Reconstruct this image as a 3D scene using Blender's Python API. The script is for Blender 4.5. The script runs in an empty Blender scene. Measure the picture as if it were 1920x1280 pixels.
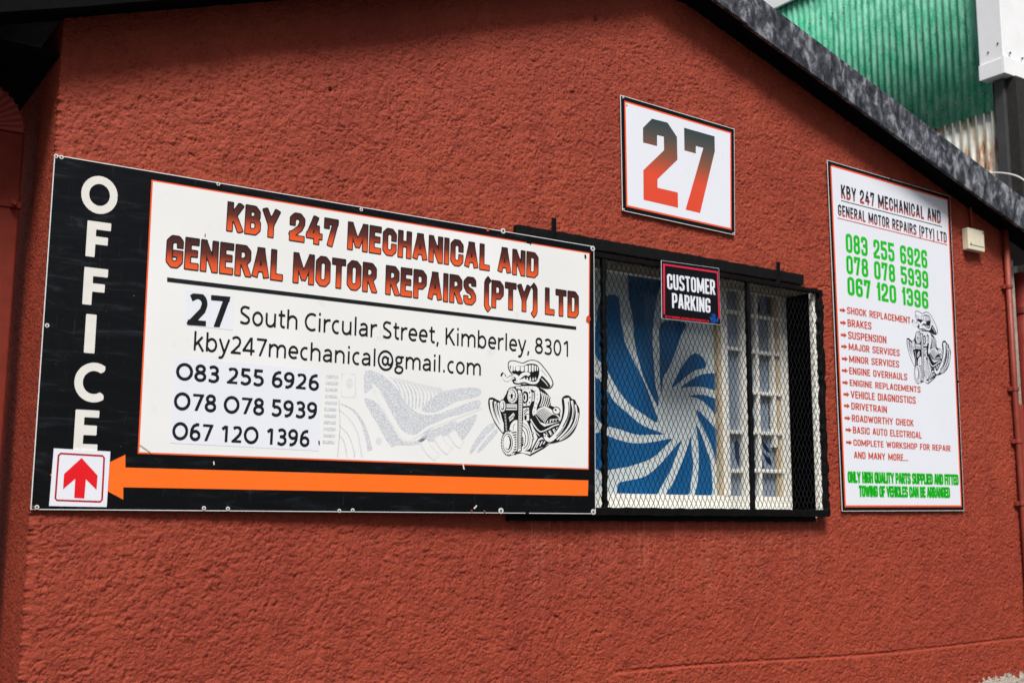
import bpy, math, random
import numpy as np
from mathutils import Matrix, Vector
from mathutils.geometry import tessellate_polygon

random.seed(7)
sc = bpy.context.scene
COL = sc.collection

# ------------------------------------------------------------------ camera
# world: X right along the painted wall, Y into the wall, Z up; the wall face is Y = 0
FPX = 2155.1                                  # focal length for a 1920 px wide frame
M3 = Matrix(((0.82924091, 0.08865934, 0.55181432),
             (-0.55886922, 0.12275939, 0.82011909),
             (0.00497083, -0.98846834, 0.15134608)))     # columns: camera right, down, forward
CAM = Vector((0.0, -4.2, 1.6))
cam_data = bpy.data.cameras.new('camera')
cam = bpy.data.objects.new('camera', cam_data)
COL.objects.link(cam)
cam_data.sensor_width = 36.0
cam_data.lens = 36.0 * FPX / 1920.0
cam_data.clip_start = 0.05
cam_data.clip_end = 600.0
_r, _d, _f = M3.col[0], M3.col[1], M3.col[2]
cam.matrix_world = Matrix(((_r[0], -_d[0], -_f[0], CAM[0]),
                           (_r[1], -_d[1], -_f[1], CAM[1]),
                           (_r[2], -_d[2], -_f[2], CAM[2]),
                           (0, 0, 0, 1)))
cam_data.dof.use_dof = True
cam_data.dof.focus_distance = 4.75
cam_data.dof.aperture_fstop = 3.5
sc.camera = cam

# ------------------------------------------------------------------ world, sun, exposure
SUN_EL, SUN_AZ = math.radians(53), math.radians(-30)     # azimuth from the wall normal, towards -X
world = bpy.data.worlds.new('World')
sc.world = world
world.use_nodes = True
nt = world.node_tree
nt.nodes.clear()
wout = nt.nodes.new('ShaderNodeOutputWorld')
wbg = nt.nodes.new('ShaderNodeBackground')
sky = nt.nodes.new('ShaderNodeTexSky')
sky.sky_type = 'NISHITA'
sky.sun_disc = False
sky.sun_elevation = SUN_EL
sky.sun_rotation = math.pi - SUN_AZ
sky.dust_density = 4.0
sky.ozone_density = 1.0
wbg.inputs[1].default_value = 0.065
nt.links.new(sky.outputs[0], wbg.inputs[0])
nt.links.new(wbg.outputs[0], wout.inputs[0])
sun_data = bpy.data.lights.new('sun', 'SUN')
sun_data.energy = 4.2
sun_data.angle = math.radians(19)
sun_data.color = (1.0, 0.98, 0.955)
sun = bpy.data.objects.new('sun', sun_data)
COL.objects.link(sun)
sdir = Vector((math.sin(SUN_AZ) * math.cos(SUN_EL), -math.cos(SUN_AZ) * math.cos(SUN_EL), math.sin(SUN_EL)))
sun.rotation_euler = sdir.to_track_quat('Z', 'Y').to_euler()
sc.view_settings.view_transform = 'Standard'
sc.view_settings.look = 'None'
sc.view_settings.gamma = 1.0
sc.view_settings.exposure = 0.12
sc.view_settings.use_curve_mapping = False
sc.cycles.max_bounces = 8
sc.cycles.transparent_max_bounces = 24


# ------------------------------------------------------------------ measuring helpers
def ray(px, py):
    return (M3 @ Vector((px - 960.0, py - 640.0, FPX))).normalized()


def at(px, py, ax=1, val=0.0):
    """the point of the plane axis = val that the photograph shows at a pixel of the 1920 px picture"""
    d = ray(px, py)
    return CAM + d * ((val - CAM[ax]) / d[ax])


# ------------------------------------------------------------------ object helpers
def link(o, parent=None):
    COL.objects.link(o)
    if parent is not None:
        o.parent = parent
    return o


def root(name, label, cat, loc=(0, 0, 0), mat=None, group=None):
    o = bpy.data.objects.new(name, None)
    o.empty_display_size = 0.1
    COL.objects.link(o)
    if mat is not None:
        o.matrix_world = mat
    else:
        o.location = loc
    o['label'] = label
    o['category'] = cat
    if group:
        o['group'] = group
    return o


def copy_of(o, parent=None):
    c = o.copy()
    COL.objects.link(c)
    if parent is not None:
        c.parent = parent
    return c


class MB:
    """collects shapes into one mesh"""

    def __init__(self):
        self.v, self.f, self.mi, self.uv = [], [], [], {}
        self.m = 0

    def add(self, vs, fs, uvs=None):
        b = len(self.v)
        self.v.extend([tuple(v) for v in vs])
        for f in fs:
            self.f.append(tuple(b + i for i in f))
            self.mi.append(self.m)
        if uvs is not None:
            for i, u in enumerate(uvs):
                self.uv[b + i] = u
        return self

    def box(self, a, b):
        x0, y0, z0 = a
        x1, y1, z1 = b
        return self.add([(x0, y0, z0), (x1, y0, z0), (x1, y1, z0), (x0, y1, z0), (x0, y0, z1), (x1, y0, z1), (x1, y1, z1), (x0, y1, z1)],
                        [(0, 3, 2, 1), (4, 5, 6, 7), (0, 1, 5, 4), (1, 2, 6, 5), (2, 3, 7, 6), (3, 0, 4, 7)])

    def bar(self, p, q, w, h, up=(0, 0, 1)):
        """rectangular bar from p to q, w wide and h deep"""
        p, q = Vector(p), Vector(q)
        d = (q - p).normalized()
        up = Vector(up)
        s = d.cross(up)
        if s.length < 1e-6:
            s = d.cross(Vector((0, 1, 0)))
        s.normalize()
        u = s.cross(d).normalized()
        vs = []
        for c in (p, q):
            for a, b in ((-1, -1), (1, -1), (1, 1), (-1, 1)):
                vs.append(c + s * (a * w / 2) + u * (b * h / 2))
        return self.add(vs, [(0, 1, 2, 3), (7, 6, 5, 4), (0, 4, 5, 1), (1, 5, 6, 2), (2, 6, 7, 3), (3, 7, 4, 0)])

    def tube(self, pts, r, n=12, cap=True):
        pts = [Vector(p) for p in pts]
        rr = r if isinstance(r, (list, tuple)) else [r] * len(pts)
        vs, fs = [], []
        prev = None
        for i, p in enumerate(pts):
            d = (pts[min(i + 1, len(pts) - 1)] - pts[max(i - 1, 0)]).normalized()
            if prev is None:
                s = d.cross(Vector((0, 0, 1)))
                if s.length < 1e-3:
                    s = d.cross(Vector((0, 1, 0)))
            else:
                s = prev - d * prev.dot(d)
            s.normalize()
            prev = s
            u = d.cross(s)
            for k in range(n):
                a = 2 * math.pi * k / n
                vs.append(p + (s * math.cos(a) + u * math.sin(a)) * rr[i])
        for i in range(len(pts) - 1):
            for k in range(n):
                a, b = i * n + k, i * n + (k + 1) % n
                fs.append((a, b, b + n, a + n))
        if cap:
            fs.append(tuple(range(n))[::-1])
            fs.append(tuple(range((len(pts) - 1) * n, len(pts) * n)))
        return self.add(vs, fs)

    def prism(self, pts, z0, z1, ax=2):
        """closed outline (two coordinates) extruded along the third axis"""
        n = len(pts)

        def P(a, b, c):
            return {2: (a, b, c), 1: (a, c, b), 0: (c, a, b)}[ax]
        vs = [P(a, b, z0) for a, b in pts] + [P(a, b, z1) for a, b in pts]
        fs = [tuple(range(n))[::-1], tuple(range(n, 2 * n))]
        fs += [(i, (i + 1) % n, n + (i + 1) % n, n + i) for i in range(n)]
        return self.add(vs, fs)

    def flat(self, loops, z, flip=False):
        """filled outline (with holes) at height z"""
        tri = tessellate_polygon([[Vector((a, b, 0)) for a, b in l] for l in loops])
        allp = [p for l in loops for p in l]
        fs = []
        for a, b, c in tri:
            (x0, y0), (x1, y1), (x2, y2) = allp[a], allp[b], allp[c]
            ar = (x1 - x0) * (y2 - y0) - (x2 - x0) * (y1 - y0)
            if abs(ar) < 1e-12:
                continue
            fs.append((a, b, c) if ar > 0 else (a, c, b))
        return self.add([(a, b, z) for a, b in allp], fs)

    def build(self, name, mats, parent=None, smooth=False, bevel=0.0, label=None, seg=2):
        me = bpy.data.meshes.new(name)
        me.from_pydata(self.v, [], self.f)
        if not isinstance(mats, (list, tuple)):
            mats = [mats]
        for m in mats:
            me.materials.append(m)
        if len(mats) > 1:
            me.polygons.foreach_set('material_index', self.mi)
        if self.uv:
            l = me.uv_layers.new(name='print')
            for lp in me.loops:
                l.data[lp.index].uv = self.uv.get(lp.vertex_index, (0, 0))
        if smooth:
            me.polygons.foreach_set('use_smooth', [True] * len(me.polygons))
        me.update()
        o = bpy.data.objects.new(name, me)
        link(o, parent)
        if bevel > 0:
            b = o.modifiers.new('bevel', 'BEVEL')
            b.width = bevel
            b.segments = seg
            b.limit_method = 'ANGLE'
            b.angle_limit = math.radians(40)
        if label:
            o['label'] = label
        return o


# ------------------------------------------------------------------ materials
def S(h):
    """sRGB 0..255 triple to linear"""
    return tuple(((c / 255) / 12.92 if c <= 10 else (((c / 255) + 0.055) / 1.055) ** 2.4) for c in h) + (1,)


class N:
    def __init__(self, name):
        self.m = bpy.data.materials.new(name)
        self.m.use_nodes = True
        self.t = self.m.node_tree
        self.b = self.t.nodes['Principled BSDF']

    def node(self, kind, **kw):
        n = self.t.nodes.new('ShaderNode' + kind)
        for k, v in kw.items():
            if k == 'inp':
                for a, b in v.items():
                    n.inputs[a].default_value = b
            else:
                setattr(n, k, v)
        return n

    def l(self, a, b):
        self.t.links.new(a, b)

    def coord(self, kind='Object', scale=None):
        c = self.node('TexCoord').outputs[kind]
        if scale is None:
            return c
        mp = self.node('Mapping')
        mp.inputs['Scale'].default_value = scale
        self.l(c, mp.inputs[0])
        return mp.outputs[0]

    def noise(self, co, scale, detail=4, rough=0.55, dist=0.0):
        n = self.node('TexNoise')
        n.inputs['Scale'].default_value = scale
        n.inputs['Detail'].default_value = detail
        n.inputs['Roughness'].default_value = rough
        n.inputs['Distortion'].default_value = dist
        self.l(co, n.inputs['Vector'])
        return n.outputs[0]

    def ramp(self, fac, stops, interp='LINEAR'):
        r = self.node('ValToRGB')
        r.color_ramp.interpolation = interp
        e = r.color_ramp.elements
        while len(e) < len(stops):
            e.new(0.5)
        for i, (p, c) in enumerate(stops):
            e[i].position = p
            e[i].color = c if len(c) == 4 else (*c, 1)
        self.l(fac, r.inputs[0])
        return r.outputs[0]

    def mix(self, fac, a, b, mode='MIX'):
        n = self.node('Mix', data_type='RGBA', blend_type=mode)
        for s, v in ((n.inputs[0], fac), (n.inputs[6], a), (n.inputs[7], b)):
            if isinstance(v, (int, float, tuple)):
                s.default_value = v
            else:
                self.l(v, s)
        return n.outputs[2]

    def bump(self, h, dist, strength=1.0, prev=None):
        n = self.node('Bump')
        n.inputs['Distance'].default_value = dist
        n.inputs['Strength'].default_value = strength
        self.l(h, n.inputs['Height'])
        if prev is not None:
            self.l(prev, n.inputs['Normal'])
        return n.outputs[0]

    def col(self, s):
        if isinstance(s, tuple):
            self.b.inputs['Base Color'].default_value = s
        else:
            self.l(s, self.b.inputs['Base Color'])

    def fin(self, rough=0.6, metal=0.0, spec=0.5, coat=0.0, normal=None):
        if isinstance(rough, (int, float)):
            self.b.inputs['Roughness'].default_value = rough
        else:
            self.l(rough, self.b.inputs['Roughness'])
        self.b.inputs['Metallic'].default_value = metal
        self.b.inputs['Specular IOR Level'].default_value = spec
        self.b.inputs['Coat Weight'].default_value = coat
        self.b.inputs['Coat Roughness'].default_value = 0.08
        if normal is not None:
            self.l(normal, self.b.inputs['Normal'])
        return self.m


G4 = lambda v: (v, v, v, 1)


def plain(name, c, rough=0.5, metal=0.0, var=0.12, scale=6.0, coat=0.0, bump=0.0, spec=0.5):
    """paint, plastic or print: one colour with faint uneven wear"""
    n = N(name)
    co = n.coord()
    a = n.noise(co, scale, 6, 0.65)
    lo = tuple(x * (1 - var) for x in c[:3]) + (1,)
    hi = tuple(min(1, x * (1 + var)) for x in c[:3]) + (1,)
    n.col(n.ramp(a, [(0.3, lo), (0.7, hi)]))
    r = n.ramp(n.noise(co, scale * 3, 4), [(0.3, G4(max(0.02, rough - 0.08))), (0.75, G4(min(1, rough + 0.12)))])
    nm = n.bump(n.noise(co, scale * 40, 3), bump) if bump else None
    return n.fin(r, metal, spec, coat, nm)


# painted rough plaster
n = N('red_plaster_paint')
co = n.coord()
big = n.noise(co, 0.9, 4, 0.6)
mid = n.noise(co, 7.0, 5, 0.6)
c1 = n.ramp(big, [(0.3, S((150, 57, 37))), (0.7, S((169, 71, 46)))])
c2 = n.mix(n.ramp(mid, [(0.42, G4(0.0)), (0.75, G4(0.55))]), c1, S((136, 48, 31)))
# rain-washed and sooty streaks over the whole face
c2 = n.mix(n.ramp(n.noise(n.coord('Object', (5.0, 1.0, 0.5)), 1.3, 6, 0.7), [(0.52, G4(0)), (0.74, G4(0.40))]), c2, S((126, 44, 31)))
c2 = n.mix(n.ramp(n.noise(n.coord('Object', (1.0, 1.0, 1.6)), 2.1, 7, 0.72), [(0.56, G4(0)), (0.74, G4(0.30))]), c2, S((188, 86, 60)))
# faint pale streaks washed down under the window
mp = n.node('Mapping', inp={'Scale': (14.0, 1.0, 0.55)})
n.l(co, mp.inputs[0])
st = n.noise(mp.outputs[0], 2.2, 5, 0.7)
sx = n.node('SeparateXYZ')
n.l(co, sx.inputs[0])
mz = n.node('MapRange', inp={'From Min': 1.15, 'From Max': 1.58, 'To Min': 0.0, 'To Max': 1.0})
n.l(sx.outputs[2], mz.inputs[0])
cut = n.node('MapRange', inp={'From Min': 1.60, 'From Max': 1.585, 'To Min': 0.0, 'To Max': 1.0})
n.l(sx.outputs[2], cut.inputs[0])
xl = n.node('MapRange', inp={'From Min': 2.7, 'From Max': 3.0, 'To Min': 0.0, 'To Max': 1.0})
n.l(sx.outputs[0], xl.inputs[0])
xr = n.node('MapRange', inp={'From Min': 4.85, 'From Max': 4.6, 'To Min': 0.0, 'To Max': 1.0})
n.l(sx.outputs[0], xr.inputs[0])
m1 = n.node('Math', operation='MULTIPLY')
n.l(mz.outputs[0], m1.inputs[0]); n.l(cut.outputs[0], m1.inputs[1])
m2 = n.node('Math', operation='MULTIPLY')
n.l(xl.outputs[0], m2.inputs[0]); n.l(xr.outputs[0], m2.inputs[1])
m3 = n.node('Math', operation='MULTIPLY')
n.l(m1.outputs[0], m3.inputs[0]); n.l(m2.outputs[0], m3.inputs[1])
m4 = n.node('Math', operation='MULTIPLY')
n.l(m3.outputs[0], m4.inputs[0])
n.l(n.ramp(st, [(0.5, G4(0)), (0.72, G4(0.55))]), m4.inputs[1])
c3 = n.mix(m4.outputs[0], c2, S((196, 120, 98)))
# flaked white base coat low on the right
fl = n.node('MapRange', inp={'From Min': 0.77, 'From Max': 0.60, 'To Min': 0.0, 'To Max': 1.0})
n.l(sx.outputs[2], fl.inputs[0])
fr = n.node('MapRange', inp={'From Min': 5.85, 'From Max': 6.15, 'To Min': 0.0, 'To Max': 1.0})
n.l(sx.outputs[0], fr.inputs[0])
m5 = n.node('Math', operation='MULTIPLY')
n.l(fl.outputs[0], m5.inputs[0]); n.l(fr.outputs[0], m5.inputs[1])
m6 = n.node('Math', operation='ADD')
n.l(m5.outputs[0], m6.inputs[0]); n.l(n.noise(co, 16, 5, 0.7), m6.inputs[1])
c4 = n.mix(n.ramp(m6.outputs[0], [(1.18, G4(0)), (1.0, G4(0))] if False else [(0.0, G4(0)), (0.98, G4(0)), (1.0, G4(1))]), c3, S((190, 178, 165)))
n.col(c4)
h1 = n.noise(co, 260, 3, 0.6)
h2 = n.noise(co, 105, 4, 0.65)
nm = n.bump(h2, 0.007, 1.0)
nm = n.bump(h1, 0.0022, 1.0, nm)
M_WALL = n.fin(0.62, spec=0.35, normal=nm)

# weathered fascia: black paint chalked to grey in upright smears
n = N('weathered_black_paint')
co = n.coord('Object')
mp = n.node('Mapping', inp={'Scale': (1.0, 1.0, 0.6), 'Rotation': (0, math.radians(20), 0)})
n.l(co, mp.inputs[0])
a = n.noise(mp.outputs[0], 17, 9, 0.70, 0.4)
b = n.noise(co, 60, 4, 0.6)
base = n.ramp(a, [(0.38, S((20, 21, 24))), (0.50, S((74, 76, 83))), (0.60, S((146, 148, 155))), (0.74, S((186, 188, 194)))])
n.col(n.mix(n.ramp(b, [(0.3, G4(0.0)), (0.8, G4(0.4))]), base, S((34, 35, 38))))
M_FASCIA = n.fin(0.55, normal=n.bump(b, 0.0015))
M_SOFFIT_SHADE = plain('soffit_and_shade_black', G4(0.004), 0.9, var=0.3, spec=0.08)  # black soffit; shade on the left fascia board is put into this colour
M_BLACK = plain('black_steel_paint', S((11, 11, 12)), 0.6, var=0.6, scale=30, bump=0.0008, spec=0.12)
M_SPRAY = plain('black_overspray', S((8, 8, 9)), 0.8, var=0.4, scale=30, bump=0.001, spec=0.2)
M_MESH = plain('black_mesh_paint', S((14, 14, 16)), 0.5, var=0.5, scale=40, spec=0.3)
M_REVEAL = plain('dark_reveal_paint', S((128, 118, 104)), 0.85, var=0.35, scale=12, bump=0.001, spec=0.2)
M_CREAM = plain('cream_window_paint', S((242, 240, 232)), 0.42, var=0.05, scale=14)
M_TAN = plain('tan_putty_paint', S((196, 178, 150)), 0.6, var=0.12, scale=20)
M_FILM = plain('pale_window_film', S((243, 245, 248)), 0.5, var=0.03, scale=3)
M_FILMG = plain('grey_window_film', S((160, 169, 186)), 0.5, var=0.08, scale=3)
M_BLUE = plain('blue_window_film', S((6, 104, 166)), 0.4, var=0.12, scale=3)
M_NAVY = plain('navy_window_film', S((8, 40, 84)), 0.4, var=0.15, scale=8)
M_SIGNW = None
M_ALU = plain('aluminium_edge', S((226, 228, 226)), 0.35, 0.1, var=0.1, scale=20)
M_SCREW = plain('zinc_screw', S((225, 224, 218)), 0.4, 0.2, var=0.25, scale=200)
M_RUSTSCREW = plain('rusty_screw', S((120, 70, 45)), 0.7, 0.2, var=0.3, scale=200)
M_RED = plain('red_pipe_paint', S((150, 56, 42)), 0.42, var=0.12, scale=9, bump=0.0006)
M_PIPER = plain('worn_red_pipe_paint', S((134, 52, 36)), 0.5, var=0.2, scale=14, bump=0.0008)
M_PIPEB = plain('brown_red_pipe_paint', S((116, 42, 28)), 0.65, var=0.2, scale=9, bump=0.0008, spec=0.2)
M_REDD = plain('dark_red_pipe_paint', S((120, 42, 34)), 0.4, var=0.15, scale=9)
M_WHITEPVC = plain('white_cable_sheath', S((225, 225, 222)), 0.4)
M_BOX = plain('cream_plastic', S((224, 216, 190)), 0.4, var=0.06, scale=20)
M_OR = plain('orange_print', S((255, 112, 28)), 0.3, var=0.03, scale=5, coat=0.15)
M_ORB = plain('orange_line_print', S((244, 92, 40)), 0.35, var=0.05, scale=5)
M_REDP = plain('red_print', S((226, 22, 30)), 0.32, var=0.03, scale=5)
M_REDD2 = plain('dark_red_print', S((170, 26, 36)), 0.35, var=0.05, scale=5)
M_CRIM = plain('crimson_line_print', S((226, 40, 66)), 0.35, var=0.05, scale=5)
M_BLUEP = plain('blue_print', S((24, 96, 190)), 0.35, var=0.3, scale=200)
M_GREEN = plain('green_print', S((24, 190, 24)), 0.35, var=0.04, scale=5)
M_GREEN2 = plain('dark_green_print', S((14, 150, 30)), 0.35, var=0.06, scale=5)
M_BRICKP = plain('rust_red_print', S((200, 72, 40)), 0.35, var=0.05, scale=5)
M_INK = plain('black_ink', S((14, 18, 18)), 0.35, var=0.2, scale=10)
M_STICK = plain('white_sticker', S((230, 232, 240)), 0.3, var=0.015, scale=8, coat=0.1)
M_LETTER = plain('white_lettering', S((226, 224, 216)), 0.4, var=0.05, scale=16)
M_SIGNB2 = plain('black_sign_vinyl', S((11, 11, 15)), 0.3, var=0.3, scale=3, spec=0.3)
M_PALE = plain('blue_white_sign_vinyl', S((232, 234, 242)), 0.32, var=0.015, scale=3, coat=0.1)

# cream sign face with grime
n = N('cream_sign_vinyl')
co = n.coord()
g = n.noise(co, 9, 8, 0.7)
g2 = n.noise(n.coord('Object', (26, 3, 1)), 3, 6, 0.7)
base = n.ramp(n.noise(co, 1.3, 3), [(0.3, S((230, 230, 227))), (0.7, S((238, 239, 238)))])
base = n.mix(n.ramp(g, [(0.60, G4(0)), (0.8, G4(0.6))]), base, S((206, 200, 188)))
base = n.mix(n.ramp(g2, [(0.62, G4(0)), (0.8, G4(0.22))]), base, S((190, 186, 176)))
n.col(base)
M_SIGNW = n.fin(0.38, coat=0.08)

# black vinyl, dusty, wiped in arcs
n = N('dusty_black_vinyl')
co = n.coord()
mp = n.node('Mapping', inp={'Scale': (1.2, 7.0, 1.0), 'Rotation': (0, 0, math.radians(28))})
n.l(co, mp.inputs[0])
w1 = n.noise(mp.outputs[0], 3.2, 7, 0.72, 0.8)
w2 = n.noise(n.coord('Object', (40, 2.5, 1)), 2.0, 6, 0.75)
base = n.mix(n.ramp(w1, [(0.55, G4(0)), (0.78, G4(0.30))]), S((7, 8, 11)), S((70, 78, 88)))
base = n.mix(n.ramp(w2, [(0.60, G4(0)), (0.82, G4(0.30))]), base, S((96, 98, 100)))
sp = n.noise(co, 130, 2, 0.5)
base = n.mix(n.ramp(sp, [(0.76, G4(0)), (0.80, G4(0.8))]), base, S((170, 170, 168)))
n.col(base)
M_SIGNB = n.fin(n.ramp(w1, [(0.4, G4(0.25)), (0.7, G4(0.5))]), spec=0.25)


def gradient(name, stops, rough=0.35):
    """print that changes colour up the letter (uv v runs from foot to head)"""
    n = N(name)
    uv = n.node('UVMap', uv_map='print')
    s = n.node('SeparateXYZ')
    n.l(uv.outputs[0], s.inputs[0])
    n.col(n.ramp(s.outputs[1], stops))
    return n.fin(rough)


M_TITLE = gradient('brown_to_orange_print', [(0.0, S((238, 94, 38))), (0.26, S((212, 80, 36))), (0.56, S((98, 42, 30))), (1.0, S((54, 25, 21)))])
M_NUM = gradient('slate_to_red_print', [(0.0, S((226, 74, 46))), (0.36, S((224, 78, 50))), (0.60, S((140, 84, 60))), (0.82, S((84, 78, 70))), (1.0, S((52, 66, 68)))])
M_TITLE2 = gradient('black_to_red_print', [(0.0, S((196, 66, 46))), (0.28, S((120, 48, 42))), (0.5, S((36, 28, 30))), (1.0, S((18, 20, 25)))])

# speckled grey of the enlarged pale drawing
n = N('speckled_grey_print')
co = n.coord()
n.col(n.ramp(n.noise(co, 320, 2, 0.6), [(0.44, S((228, 229, 229))), (0.56, S((180, 186, 195)))]))
M_SPECK = n.fin(0.38)
n = N('pale_grey_print')
co = n.coord()
n.col(n.ramp(n.noise(co, 160, 3, 0.6), [(0.4, S((226, 227, 226))), (0.7, S((205, 208, 214)))]))
M_FAINT = n.fin(0.38)

# corrugated sheet finishes
n = N('weathered_green_sheet')
co = n.coord()
a = n.noise(n.coord('Object', (1, 1, 0.35)), 14, 8, 0.7)
b = n.noise(co, 90, 4, 0.7)
c = n.noise(co, 1.6, 3, 0.5)
base = n.ramp(c, [(0.35, S((6, 132, 96))), (0.65, S((16, 156, 116)))])
base = n.mix(n.ramp(a, [(0.40, G4(0)), (0.62, G4(0.7))]), base, S((138, 200, 174)))
base = n.mix(n.ramp(b, [(0.47, G4(0)), (0.66, G4(0.55))]), base, S((160, 208, 184)))
n.col(base)
M_GSHEET = n.fin(0.8, spec=0.15)
n = N('rusty_zinc_sheet')
co = n.coord('Object', (1, 1, 0.22))
a = n.noise(co, 9, 7, 0.7)
base = n.ramp(a, [(0.40, S((190, 194, 194))), (0.54, S((168, 160, 140))), (0.62, S((120, 66, 34))), (0.75, S((58, 34, 24)))])
n.col(base)
M_ZSHEET = n.fin(0.5, 0.15)
M_WMETAL = plain('white_painted_sheet', S((246, 247, 247)), 0.4, var=0.05, scale=5)
M_DGREY = plain('dark_grey_steel', S((62, 62, 62)), 0.6, var=0.2, scale=8)
M_DTEX = plain('tarred_rough_wall', S((38, 34, 32)), 0.9, var=0.6, scale=30, bump=0.004)
M_NRED = plain('brick_red_wall_paint', S((138, 58, 50)), 0.8, var=0.1, scale=14, bump=0.001)
M_ASPH = plain('asphalt', G4(0.05), 0.9, var=0.3, scale=20, bump=0.003)
M_PLASTERW = plain('flaking_white_plaster', S((176, 164, 150)), 0.9, var=0.45, scale=24, bump=0.004)
M_ROOF = plain('roof_sheet_paint', S((110, 112, 114)), 0.6, var=0.15)

# window glass: clear, with a plain mirror sheen
n = N('window_glass')
n.t.nodes.remove(n.b)
gl = n.node('BsdfGlossy', inp={'Roughness': 0.02})
tr = n.node('BsdfTransparent')
tr.inputs[0].default_value = (0.93, 0.95, 0.95, 1)
fr = n.node('Fresnel', inp={'IOR': 1.45})
mx = n.node('MixShader')
gm = n.node('NewGeometry')
nb_ = n.node('Math', operation='SUBTRACT', inp={0: 1.0})
n.l(gm.outputs['Backfacing'], nb_.inputs[1])
fm = n.node('Math', operation='MULTIPLY')
n.l(fr.outputs[0], fm.inputs[0]); n.l(nb_.outputs[0], fm.inputs[1])
n.l(fm.outputs[0], mx.inputs[0]); n.l(tr.outputs[0], mx.inputs[1]); n.l(gl.outputs[0], mx.inputs[2])
n.l(mx.outputs[0], n.t.nodes['Material Output'].inputs[0])
M_GLASS = n.m


# ------------------------------------------------------------------ lettering: strokes -> distance field -> outlines
def c_(x, y):
    return (x, y, 1)


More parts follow.
